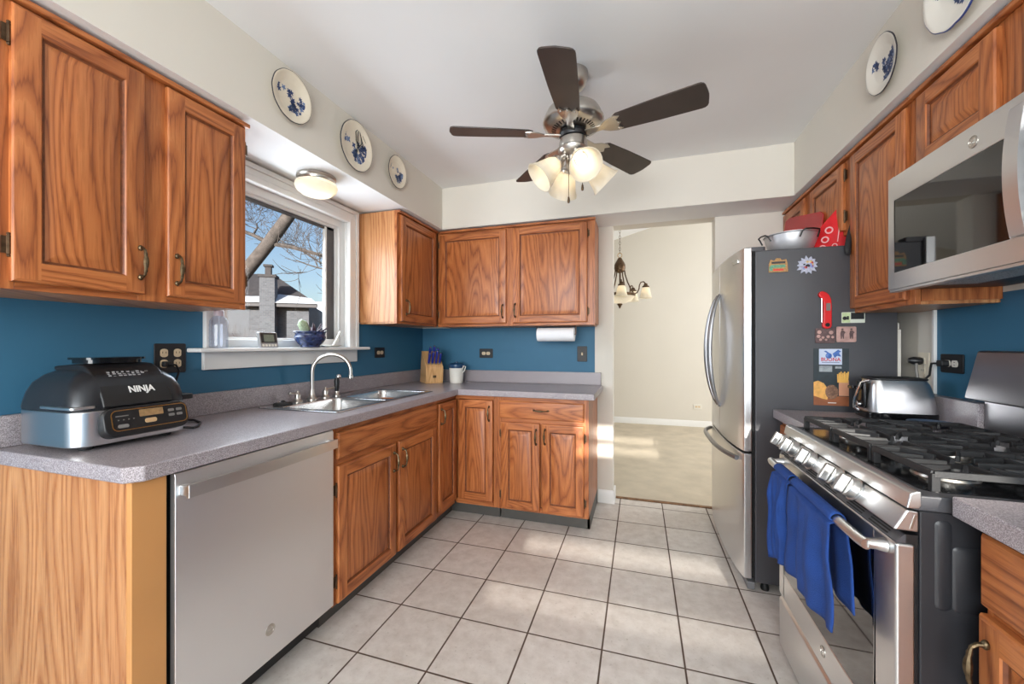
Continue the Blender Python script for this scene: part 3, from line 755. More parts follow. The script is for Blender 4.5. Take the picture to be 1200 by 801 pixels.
# ------------------------------------------------------------------ sink and what stands on it
t = thing('sink', 'double-bowl stainless steel sink set into the counter under the window', 'sink', (-1.55, 1.945, CT))
X0, X1, Y0, Y1 = -1.785, -1.315, 1.497, 2.392
bx0, bx1 = -1.685, -1.352
bowls = [(1.545, 1.918), (1.965, 2.345)]
mb = MB()
xs = [X0, bx0, bx1, X1]; ys = [Y0, bowls[0][0], bowls[0][1], bowls[1][0], bowls[1][1], Y1]
mb.cells(xs, ys, lambda i, j: not (i == 1 and j in (1, 3)), CT + 0.0003, CT + 0.006)
mb.build('rim', M_SINK, t, bevel=0.003)
for (y0, y1) in bowls:
    mb = MB(); lv = [(0, CT + 0.004), (0.004, CT - 0.01), (0.014, CT - 0.155), (0.05, CT - 0.175)]
    prev = None
    for ins, z in lv:
        pl = [(a, b, z) for a, b in rrect(bx0 + ins, bx1 - ins, y0 + ins, y1 - ins, 0.045 if ins < 0.05 else 0.02, 6)]
        if prev:
            n = len(pl); mb.add(prev + pl, [(i, (i + 1) % n, n + (i + 1) % n, n + i) for i in range(n)], 0, True)
        prev = pl
    mb.add(prev, [tuple(range(len(prev)))])
    b = mb.build('bowl', M_SINK, t, recalc=False, sharp=60)
    MB().lathe([(0.04, 0), (0.04, 0.003), (0.03, 0.004), (0.02, 0.001), (0, 0.001)], ((bx0 + bx1) / 2, (y0 + y1) / 2, CT - 0.1749), (0, 0, 1), 20).build('drain', M_CHROME, b)

TZ = CT + 0.0062
t = thing('faucet', 'brushed nickel gooseneck faucet with two lever handles behind the sink', 'faucet', (-1.748, 1.80, TZ))
mb = MB(); bx, by = -1.748, 1.80; ex, ey = -1.575, 1.905
mb.lathe([(0.028, 0), (0.028, 0.006), (0.021, 0.014), (0.017, 0.03), (0.013, 0.045), (0.0115, 0.06)], (bx, by, TZ), seg=20)
mb.build('base', M_NICKEL, t)
L_ = math.hypot(ex - bx, ey - by); rr = L_ / 2; dx, dy = (ex - bx) / L_, (ey - by) / L_
pts = [(bx, by, TZ + 0.05 + 0.02 * i) for i in range(6)]
zc = pts[-1][2] + 0.005
for i in range(17):
    a = math.pi * i / 16; q = rr * (1 - math.cos(a)); pts.append((bx + dx * q, by + dy * q, zc + math.sin(a) * rr * 0.98))
pts += [(ex, ey, zc - 0.012), (ex, ey, zc - 0.024)]
MB().tube(pts, 0.0105, 12).lathe([(0.0105, 0), (0.014, -0.004), (0.0145, -0.020), (0.012, -0.022)], (ex, ey, zc - 0.018), (0, 0, 1), 14).build('spout', M_NICKEL, t, merge=False)
for (hy, sgn) in ((1.70, -1), (1.90, 1)):
    mb = MB(); mb.lathe([(0.026, 0), (0.026, 0.005), (0.018, 0.012), (0.014, 0.026), (0.016, 0.036), (0.013, 0.044), (0.008, 0.052), (0.006, 0.060), (0, 0.063)], (bx, hy, TZ), seg=18)
    mb.tube([(bx, hy, TZ + 0.047), (bx + 0.005, hy + sgn * 0.025, TZ + 0.05), (bx + 0.008, hy + sgn * 0.052, TZ + 0.052)], [0.0055, 0.0045, 0.006], 10)
    mb.ball((bx + 0.008, hy + sgn * 0.055, TZ + 0.052), 0.0075, seg=10, rings=6)
    mb.build('lever_handle', M_NICKEL, t, merge=False)
t = thing('sink_sprayer', 'small upright hand sprayer with a black grip beside the faucet', 'sprayer', (-1.742, 1.985, TZ))
MB().lathe([(0.022, 0), (0.022, 0.005), (0.015, 0.014), (0.013, 0.028)], (-1.742, 1.985, TZ), seg=18).build('base', M_NICKEL, t)
MB().lathe([(0.011, 0.028), (0.014, 0.05), (0.0155, 0.09), (0.012, 0.105)], (-1.742, 1.985, TZ), seg=16).build('grip', M_BLACK, t)
MB().ball((-1.734, 1.99, TZ + 0.116), 0.0155, seg=14, rings=9, scale=(1.15, 1.1, 0.9)).build('spray_head', M_CHROME, t)
t = thing('drain_stopper', 'black rubber sink stopper lying on the sink ledge left of the faucet', 'stopper', (-1.735, 1.595, TZ))
MB().lathe([(0.042, 0), (0.045, 0.004), (0.043, 0.010), (0.030, 0.014), (0.016, 0.013), (0.010, 0.020), (0.006, 0.024), (0, 0.025)], (-1.735, 1.595, TZ), seg=24).build('disc', M_RUBBER, t)
MB().lathe([(0.030, 0.0145), (0.031, 0.0165), (0.026, 0.017), (0.025, 0.0145)], (-1.735, 1.595, TZ), seg=24, cap=False).build('ring', M_CHROME, t)

# ------------------------------------------------------------------ indoor grill
gx0, gx1, gy0, gy1 = -1.825, -1.53, 0.705, 1.015
gz = CT
t = thing('indoor_grill', 'black and stainless countertop grill with a domed lid and gold-framed control panel', 'grill', ((gx0 + gx1) / 2, (gy0 + gy1) / 2, gz))
mb = MB()
pl = rrect(gx0, gx1, gy0, gy1, 0.05, 7)
mb.prism(pl, FZ(0), gz + 0.014, gz + 0.118, 0, True); mb.build('base_housing', M_STEELV, t, bevel=0.004)
mb = MB()
for (x, y) in ((gx0 + 0.05, gy0 + 0.05), (gx1 - 0.05, gy0 + 0.05), (gx0 + 0.05, gy1 - 0.05), (gx1 - 0.05, gy1 - 0.05)):
    MB().lathe([(0.016, 0), (0.018, 0.004), (0.016, 0.0139)], (x, y, gz), seg=14).build('foot', M_RUBBER, t)
# domed lid: rounded-rectangle rings that shrink upward
mb = MB(); prev = None
lid = [(0.0, 0.1185), (-0.001, 0.126), (0.001, 0.14), (0.007, 0.17), (0.018, 0.198), (0.038, 0.221), (0.062, 0.235), (0.092, 0.241), (0.115, 0.243)]
for k, (ins, z) in enumerate(lid):
    insx = ins * (1.15 if ins > 0 else 1)
    p_ = [(a, b, gz + z) for a, b in rrect(gx0 + ins * 0.9, gx1 - insx, gy0 + ins, gy1 - ins, max(0.05 - ins * 0.2, 0.02), 7)]
    if prev:
        n = len(p_); mb.add(prev + p_, [(i, (i + 1) % n, n + (i + 1) % n, n + i) for i in range(n)], 0, True)
    prev = p_
mb.add(prev, [tuple(range(len(prev)))], 0, True)
M_LID = plain('satin_black_lid', srgb(44, 46, 50), 0.30, 0.35, noise=0.04, scale=20)
mb.build('lid', M_LID, t, sharp=60)
# centre hood with the front face
Fg = FL(gx1)
prof = [(-0.235, 0.246), (-0.13, 0.254), (-0.09, 0.250), (-0.055, 0.232), (-0.020, 0.195), (0.004, 0.15), (0.012, 0.1255), (0.0, 0.1192), (-0.03, 0.1192), (-0.10, 0.20), (-0.235, 0.235)]
mb = MB(); mb.prism(prof, lambda c, z, a: Fg(a, gz + z, c), gy0 + 0.062, gy1 - 0.062, 0, True)
hood = mb.build('hood', M_BLACK, t, bevel=0.005)
# logo plate on the sloping front of the hood
p0, p1 = Vector((-0.020, 0.195)), Vector((0.004, 0.15)); dslope = (p1 - p0).normalized(); nslope = Vector((-dslope.y, dslope.x)) * -1
if nslope.x < 0: nslope = -nslope
FS = lambda a, z, c: Fg(a, gz + (p0.y + p1.y) / 2 - dslope.y * z + nslope.y * c, (p0.x + p1.x) / 2 - dslope.x * z + nslope.x * c)
text_mesh('logo', 'NINJA', 0.030, FS, (gy0 + gy1) / 2 + 0.012, -0.002, 0.0015, M_WHITE, hood, 0.0008, bold=0.0006, sx=0.85)
# cooking chart of small white pictograms on the hood's top slope
q0, q1 = Vector((-0.055, 0.232)), Vector((-0.020, 0.195)); ds2 = (q1 - q0).normalized(); n2 = Vector((-ds2.y, ds2.x))
if n2.x < 0: n2 = -n2
FT = lambda a, z, c: Fg(a, gz + (q0.y + q1.y) / 2 - ds2.y * z + n2.y * c, (q0.x + q1.x) / 2 - ds2.x * z + n2.x * c)
mb = MB(); rr_ = random.Random(3)
for row, zz in enumerate((0.016, 0.009, 0.001, -0.007)):
    for i in range(9 - row):
        a = (gy0 + gy1) / 2 - 0.055 + i * 0.0125 + rr_.uniform(-0.001, 0.001)
        mb.obox(FT, a, a + rr_.uniform(0.005, 0.009), zz, zz + rr_.choice((0.0015, 0.004, 0.005)), 0.0004, 0.0009)
mb.build('printed_chart', plain('pale_print', srgb(170, 170, 172), 0.6, noise=0.05), hood, merge=False)
mb = MB(); mb.prism(rrect(-1.735, -1.625, 0.785, 0.935, 0.03, 6), FZ(gz), 0.2545, 0.266)
mb.prism(rrect(-1.742, -1.618, 0.778, 0.942, 0.03, 6), FZ(gz), 0.2661, 0.273)
mb.build('top_vent', M_BLACKG, t, bevel=0.003, merge=False)
for (y0, y1) in ((gy0 - 0.004, gy0 + 0.02),):
    mb = MB(); mb.prism(rrect(gx1 - 0.15, gx1 + 0.006, y0 - 0.004, y1 + 0.03, 0.012, 5), FZ(gz), 0.126, 0.134); mb.build('side_grip', M_STEEL, t, bevel=0.002)
mb = MB(); mb.prism(rrect(gx1 - 0.13, gx1 - 0.01, gy1 - 0.03, gy1 + 0.022, 0.012, 5), FZ(gz), 0.120, 0.138); mb.build('side_grip', M_BLACK, t, bevel=0.003)
# control panel: a tilted rounded bezel bulging from the front
tilt = R(14)
FP = lambda a, z, c: Fg(a, gz + 0.076 + z * math.cos(tilt) + c * math.sin(tilt), 0.016 - z * math.sin(tilt) + c * math.cos(tilt))
ya, yb = gy0 + 0.055, gy1 - 0.022
mb = MB(); mb.prism(rrect(ya, yb, -0.044, 0.046, 0.03, 7), FP, -0.03, 0.010, 0, True); bez = mb.build('control_panel', M_BLACK, t, bevel=0.005)
mb = MB(); o_ = rrect(ya + 0.018, yb - 0.006, -0.028, 0.036, 0.016, 7); i_ = rrect(ya + 0.0205, yb - 0.0085, -0.0255, 0.0335, 0.0138, 7); n = len(o_)
v = [FP(a, b, 0.0102) for a, b in o_] + [FP(a, b, 0.0102) for a, b in i_] + [FP(a, b, 0.0116) for a, b in o_] + [FP(a, b, 0.0116) for a, b in i_]
mb.add(v, [(2 * n + i, 2 * n + (i + 1) % n, 3 * n + (i + 1) % n, 3 * n + i) for i in range(n)] + [(i, (i + 1) % n, 2 * n + (i + 1) % n, 2 * n + i) for i in range(n)] + [(3 * n + i, 3 * n + (i + 1) % n, n + (i + 1) % n, n + i) for i in range(n)], 0)
mb.build('panel_trim', M_GOLD, bez)
ym = (ya + yb) / 2
mb = MB(); mb.prism(rrect(ym - 0.026, ym + 0.040, 0.008, 0.030, 0.002, 2), FP, 0.0102, 0.0112); mb.build('display', plain('amber_display', srgb(150, 120, 84), 0.15, noise=0.2, scale=90), bez)
mb = MB(); mb.prism(rrect(ym - 0.014, ym + 0.018, -0.014, 0.000, 0.006, 5), FP, 0.0102, 0.0125); mb.build('start_button', plain('tan_button', srgb(196, 160, 118), 0.4, noise=0.03), bez)
mb = MB()
for i in range(4): mb.obox(FP, ya + 0.034 + i * 0.013, ya + 0.0375 + i * 0.013, 0.004, 0.007, 0.0102, 0.0110)
for i in range(2):
    for j in range(2): mb.prism(rrect(yb - 0.062 + i * 0.024, yb - 0.044 + i * 0.024, -0.004 + j * 0.016, 0.005 + j * 0.016, 0.003, 3), FP, 0.0102, 0.0106)
mb.obox(FP, ya + 0.030, ya + 0.062, 0.016, 0.019, 0.0102, 0.0108); mb.prism(rrect(ya + 0.032, ya + 0.06, -0.019, -0.008, 0.005, 4), FP, 0.0102, 0.0106)
mb.build('button_marks', plain('dim_print', srgb(120, 116, 112), 0.6, noise=0.05), bez, merge=False)
MB().tube([(-1.60, gy1 - 0.004, CT + 0.03), (-1.60, gy1 + 0.015, CT + 0.012), (-1.58, 1.06, CT + 0.006), (-1.60, 1.09, CT + 0.005), (-1.66, 1.14, CT + 0.005), (-1.74, 1.17, CT + 0.006), (-1.80, 1.16, CT + 0.005)], 0.0045, 8).build('power_cord', M_BLACK, t)

# ------------------------------------------------------------------ outlets and switches
def outlet(name, label, F, a, z, w, h, recs, plate, rec_mat, rot=False, group=None):
    p0 = Vector(F(a, z, 0))
    t = thing(name, label, 'outlet' if 'outlet' in name else 'switch', p0, group)
    mb = MB(); mb.prism(rrect(a - w / 2, a + w / 2, z - h / 2, z + h / 2, 0.006, 4), F, 0.0005, 0.006); mb.build('cover_plate', plate, t, bevel=0.002)
    for (da, dz) in recs:
        rp = []
        for i in range(24):
            th = 2 * math.pi * i / 24; rp.append((a + da + max(-0.0135, min(0.0135, 0.0172 * math.cos(th))) if not rot else a + da + 0.0172 * math.cos(th), z + dz + (0.0172 * math.sin(th) if not rot else max(-0.0135, min(0.0135, 0.0172 * math.sin(th))))))
        rc = MB().prism(rp, F, 0.0062, 0.0085).build('receptacle', rec_mat, t)
        mb = MB()
        for s in (-0.006, 0.006):
            if rot: mb.obox(F, a + da - 0.004, a + da + 0.004, z + dz + s - 0.001, z + dz + s + 0.001, 0.0086, 0.0089)
            else: mb.obox(F, a + da + s - 0.001, a + da + s + 0.001, z + dz - 0.002, z + dz + 0.006, 0.0086, 0.0089)
        mb.build('slots', M_DARK, rc, merge=False)
    return t
FW = FL(XL); FBW = FB(YB); FRW = FR(XR)
outlet('wall_outlet', 'black double-gang outlet plate with four almond sockets beside the grill', FW, 1.155, 1.172, 0.118, 0.122, [(-0.025, 0.022), (-0.025, -0.022), (0.025, 0.022), (0.025, -0.022)], M_PLATE, M_ALMOND)
t = thing('power_plug', 'black plug pushed into the outlet behind the grill lid', 'plug', (XL + 0.0092, 1.14, 1.148))
mb = MB(); mb.prism(rrect(1.118, 1.146, 1.138, 1.160, 0.005, 4), FW, 0.0092, 0.03); mb.build('plug_body', M_BLACK, t, bevel=0.003)
MB().tube([FW(1.132, 1.149, 0.03), FW(1.15, 1.145, 0.045), FW(1.165, 1.12, 0.04), FW(1.16, 1.08, 0.03), FW(1.15, 1.02, 0.03)], 0.004, 8).build('cord', M_BLACK, t)
outlet('wall_outlet', 'black outlet plate set sideways on the blue wall between window and corner', FW, 2.563, 1.170, 0.118, 0.076, [(-0.020, 0), (0.020, 0)], M_PLATE, M_ALMOND, True)
outlet('wall_outlet', 'black outlet plate set sideways on the blue back wall beside the canister', FBW, -1.247, 1.156, 0.122, 0.078, [(-0.020, 0), (0.020, 0)], M_PLATE, M_ALMOND, True)
t = outlet('light_switch', 'black light switch plate on the blue back wall right of the paper towels', FBW, -0.432, 1.156, 0.078, 0.122, [], M_PLATE, M_ALMOND)
MB().obox(FBW, -0.438, -0.426, 1.146, 1.166, 0.0062, 0.010).build('switch_surround', M_ALMOND, t); MB().obox(FBW, -0.436, -0.428, 1.153, 1.168, 0.0101, 0.018).build('toggle', M_ALMOND, t, bevel=0.002)
outlet('wall_outlet', 'black outlet plate set sideways on the blue right wall behind the toaster cord', FRW, -2.068, 1.152, 0.124, 0.076, [(-0.020, 0), (0.020, 0)], M_PLATE, M_CERAM, True)
t = outlet('wall_outlet', 'almond upright outlet plate on the beige wall strip beside the refrigerator', FRW, -2.235, 1.135, 0.074, 0.116, [(0, 0.021), (0, -0.021)], M_CREAM, M_CREAM)
t = thing('power_plug', 'black angled plug with grey cord in the almond outlet beside the refrigerator', 'plug', (XR - 0.0092, 2.235, 1.156))
MB().lathe([(0.014, 0), (0.017, 0.008), (0.017, 0.03), (0.011, 0.045)], (XR - 0.0092, 2.235, 1.156), (-1, 0.25, 0.05), 14).build('plug_body', M_BLACK, t)
MB().tube([(XR - 0.03, 2.235, 1.15), (XR - 0.035, 2.225, 1.12), (XR - 0.03, 2.225, 1.07), (XR - 0.058, 2.225, 1.02), (XR - 0.060, 2.225, 0.93)], 0.006, 8).build('cord', plain('grey_cord', srgb(120, 118, 114), 0.5, noise=0.05), t)
t = thing('power_plug', 'black plug with thin cord in the outlet on the blue right wall', 'plug', (XR - 0.0092, 2.09, 1.152))
mb = MB(); mb.prism(rrect(-2.105, -2.072, 1.139, 1.165, 0.006, 4), FRW, 0.0092, 0.034); mb.build('plug_body', M_BLACK, t, bevel=0.003)
MB().tube([(XR - 0.03, 2.10, 1.152), (XR - 0.04, 2.12, 1.15), (XR - 0.03, 2.145, 1.13), (XR - 0.03, 2.15, 1.10), (XR - 0.056, 2.19, 1.04), (XR - 0.065, 2.198, 0.96), (XR - 0.09, 2.198, 0.92)], 0.004, 8).build('cord', M_BLACK, t)
outlet('wall_outlet', 'low white outlet plate on the far dining room wall above the carpet', FB(6.55), 0.83, 0.305, 0.115, 0.075, [(-0.020, 0), (0.020, 0)], M_CERAM, M_ALMOND, True)

# ------------------------------------------------------------------ knife block, canister, paper towels
t = thing('knife_block', 'pale wooden knife block on the counter in the far left corner', 'knife block', (-1.655, 2.985, CT))
KO = Vector((-1.655, 2.985, CT)); q_ = math.sqrt(0.5); kf = Vector((q_, -q_, 0)); kr = Vector((q_, q_, 0)); ku = Vector((0, 0, 1))
KF = lambda f, z, r: KO + kf * f + kr * r + ku * z                    # f towards the room, r to the right
bpoly = [(0.085, 0), (0.095, 0.132), (-0.035, 0.262), (-0.05, 0.262), (-0.100, 0.0)]
MB().prism(bpoly, lambda f, z, r: KF(f, z, r), -0.072, 0.072).build('block', M_LBLOCK, t, bevel=0.003)
MB().prism(rrect(-0.014, 0.014, 0.045, 0.066, 0.003, 3), lambda r, z, c: KF(0.085 + z * 0.0758 + c, z, r), -0.001, 0.0012).build('brand_mark', M_BRASS, t)
sl_ = (kf * -0.13 + ku * 0.13).normalized(); sn = (kf * 0.13 + ku * 0.13).normalized(); sn = (sn * 0.55 + ku * 0.45).normalized()
M_KB = plain('blue_knife_handle', srgb(30, 42, 128), 0.3, noise=0.1, scale=40)
kpos = [(-0.045, 0.035), (-0.015, 0.035), (0.015, 0.035), (0.045, 0.035), (-0.03, 0.09), (0.002, 0.09), (0.034, 0.09)]
for k, (kx, kd) in enumerate(kpos):
    bp = KF(0.095, 0.132, kx) + sl_ * kd
    row = 'lower' if k < 4 else 'upper'
    kt = thing('kitchen_knife', 'blue-handled knife standing in the %s row of the wooden block' % row, 'knife', bp, 'knives in the %s row of the block' % row)
    ln = 0.085 + 0.010 * (k % 3)
    pts = [bp + sn * (0.012 + ln * s) for s in (0, 0.25, 0.5, 0.75, 0.95, 1.0)]
    MB().tube(pts, [0.009, 0.0105, 0.0095, 0.011, 0.0115, 0.008], 10, flat=0.8).build('handle', M_KB, kt, merge=False)
    MB().tube([bp + sn * 0.0015, bp + sn * 0.0118], 0.0085, 10).build('bolster', M_NICKEL, kt, merge=False)
    MB().lathe([(0.0075, 0), (0.007, 0.004), (0, 0.005)], bp + sn * (0.0122 + ln), sn, 10).build('end_cap', M_CHROME, kt)
t = thing('canister', 'white ceramic canister with a blue lid beside the knife block', 'canister', (-1.447, 3.03, CT))
mb = MB(); mb.lathe([(0.050, 0), (0.054, 0.006), (0.056, 0.03), (0.0555, 0.034), (0.057, 0.05), (0.060, 0.118), (0.062, 0.124)], (-1.447, 3.03, CT), seg=32); mb.build('jar', M_CERAM, t)
MB().lathe([(0.0645, 0.1242), (0.067, 0.130), (0.066, 0.150), (0.056, 0.160), (0.035, 0.165), (0.014, 0.167), (0.013, 0.174), (0.009, 0.178), (0, 0.179)], (-1.447, 3.03, CT), seg=32).build('lid', plain('blue_lid', srgb(32, 66, 100), 0.3, noise=0.08, scale=30), t)
MB().tube([(-1.388, 3.02, CT + 0.086), (-1.365, 3.01, CT + 0.105), (-1.352, 3.0, CT + 0.138), (-1.372, 3.005, CT + 0.142), (-1.383, 3.012, CT + 0.12)], 0.0045, 8).build('handle', M_CERAM, t)
t = thing('paper_towel_roll', 'white paper towel roll hanging under the back wall cabinet', 'paper towels', (-0.60, 2.99, 1.255))
mb = MB(); mb.lathe([(0.021, 0), (0.051, 0), (0.0515, 0.003), (0.0515, 0.277), (0.051, 0.28), (0.021, 0.28)], (-0.742, 2.99, 1.306), (1, 0, 0), 32); mb.build('roll', M_PAPER, t)
MB().lathe([(0.0205, 0.002), (0.0205, 0.278)], (-0.742, 2.99, 1.306), (1, 0, 0), 20).build('core', plain('cardboard', srgb(160, 134, 104), 0.8, noise=0.05), t)
t = thing('paper_towel_holder', 'dark wire bracket holding the paper towel roll under the cabinet', 'holder', (-0.60, 2.99, 1.371))
mb = MB()
for s in (-0.750, -0.452): mb.tube([(s, 2.99, 1.3715), (s, 2.99, 1.306), (s + (0.018 if s < -0.6 else -0.018), 2.99, 1.306)], 0.004, 8)
mb.build('bracket', M_BRONZE, t, merge=False)

# ------------------------------------------------------------------ things on the window sill
SZ = 1.2132
t = thing('bottle', 'clear ribbed plastic bottle with a pale cap at the left end of the sill', 'bottle', (-1.805, 1.318, SZ))
prof = [(0.033, 0.001), (0.036, 0.006)] + [(0.036 - 0.0012 * (i % 2), 0.012 + i * 0.009) for i in range(12)] + [(0.034, 0.122), (0.026, 0.136), (0.018, 0.144)]
MB().lathe(prof, (-1.805, 1.318, SZ), seg=28).build('bottle_body', M_BOTTLE, t)
MB().lathe([(0.019, 0.1442), (0.0195, 0.150), (0.0195, 0.166), (0.016, 0.170), (0, 0.171)], (-1.805, 1.318, SZ), seg=24).build('cap', plain('pale_cap', srgb(196, 186, 196), 0.4, noise=0.03), t)
t = thing('digital_clock', 'small silver digital clock with a grey screen on the window sill', 'clock', (-1.80, 1.57, SZ))
FC = lambda a, z, c: (-1.80 + c * 0.94 - z * 0.18, 1.57 + a * 0.98 + c * -0.10, SZ + 0.0005 + z)
mb = MB(); mb.prism(rrect(-0.052, 0.052, 0, 0.078, 0.006, 4), FC, -0.012, 0.010); cb_ = mb.build('case', plain('silver_plastic', srgb(150, 150, 150), 0.35, 0.4, noise=0.03), t, bevel=0.002)
MB().obox(FC, -0.046, 0.046, 0.024, 0.074, 0.0102, 0.0112).build('bezel', M_BLACK, t)
MB().obox(FC, -0.030, 0.030, 0.030, 0.066, 0.0113, 0.0120).build('screen', plain('lcd', srgb(120, 130, 116), 0.2, noise=0.1, scale=80), t)
mb = MB()
for i in range(5): mb.obox(FC, -0.044 + i * 0.018, -0.032 + i * 0.018, 0.006, 0.017, 0.0102, 0.0125)
mb.build('buttons', M_CERAM, t, merge=False)
bc = (-1.81, 1.85, SZ)
t = thing('planter_bowl', 'dark blue patterned bowl holding small succulents on the window sill', 'bowl', bc)
prof = [(0.045, 0.0005), (0.052, 0.003), (0.050, 0.010), (0.066, 0.024), (0.080, 0.044), (0.084, 0.058), (0.078, 0.072), (0.080, 0.082), (0.088, 0.090), (0.086, 0.092), (0.074, 0.080), (0.070, 0.072)]
MB().lathe(prof, bc, seg=36, cap=False).build('pot', M_COBALT, t)
MB().lathe([(0.071, 0.070), (0.04, 0.074), (0, 0.075)], bc, seg=24, cap=False).build('soil', plain('dark_soil', srgb(52, 42, 36), 0.95, noise=0.3, scale=80), t)
mb = MB()
for k in range(26):
    a = k * 2.4; c0 = Vector(bc) + Vector((0.018 * math.cos(a), 0.022 + 0.018 * math.sin(a), 0.074)); el = 0.5 + 0.9 * ((k * 7) % 10) / 10
    d = Vector((math.cos(a) * math.cos(el), math.sin(a) * math.cos(el), math.sin(el)))
    ln = 0.062 + 0.03 * ((k * 3) % 5) / 5
    mb.tube([c0, c0 + d * ln * 0.5, c0 + d * ln + V(0, 0, -0.004)], [0.006, 0.005, 0.0006], 6)
mb.build('spiky_succulent', plain('plum_leaf', srgb(64, 44, 54), 0.5, noise=0.2, scale=60), t, merge=False)
mb = MB(); prev = None
mb.tube([Vector(bc) + V(0.0, -0.03, 0.074), Vector(bc) + V(0.0, -0.040, 0.105), Vector(bc) + V(0.0, -0.058, 0.135), Vector(bc) + V(0, -0.072, 0.152)], [0.020, 0.026, 0.026, 0.010], 14)
mb.build('round_cactus', plain('grey_green_cactus', srgb(150, 164, 134), 0.7, noise=0.3, scale=120, bump=0.6, bscale=260), t, merge=False)
t = MB().lathe([(0.0, 0), (0.03, 0.001), (0.045, 0.006), (0.058, 0.012), (0.057, 0.014), (0.043, 0.009), (0.0, 0.004)], (-1.835, 2.045, SZ), seg=28)
t.tube([(-1.835, 2.055, SZ + 0.008), (-1.83, 2.075, SZ + 0.04), (-1.822, 2.098, SZ + 0.085), (-1.82, 2.104, SZ + 0.10)], [0.007, 0.006, 0.007, 0.005], 8)
t = tag(t.build('spoon_rest', M_CERAM, merge=False), 'white ceramic spoon rest with a raised handle right of the planter bowl', 'spoon rest')

# ------------------------------------------------------------------ dome light in the soffit
dl = (-1.685, 1.765, ZS)
t = thing('ceiling_light', 'lit dome ceiling light with a nickel rim under the soffit above the window', 'light', dl)
MB().lathe([(0.098, 0), (0.100, -0.012), (0.094, -0.018), (0.094, -0.026), (0.090, -0.034)], dl, seg=36).build('rim', M_NICKEL, t)
MB().lathe([(0.088, -0.0345), (0.103, -0.040), (0.108, -0.056), (0.100, -0.078), (0.074, -0.098), (0.040, -0.108), (0, -0.111)], dl, seg=36, cap=False).build('glass_dome', M_SHADE, t)
MB().ball((dl[0] + 0.025, dl[1] + 0.01, dl[2] - 0.070), 0.024, seg=14, rings=8).build('bulb', M_BULB2, t)

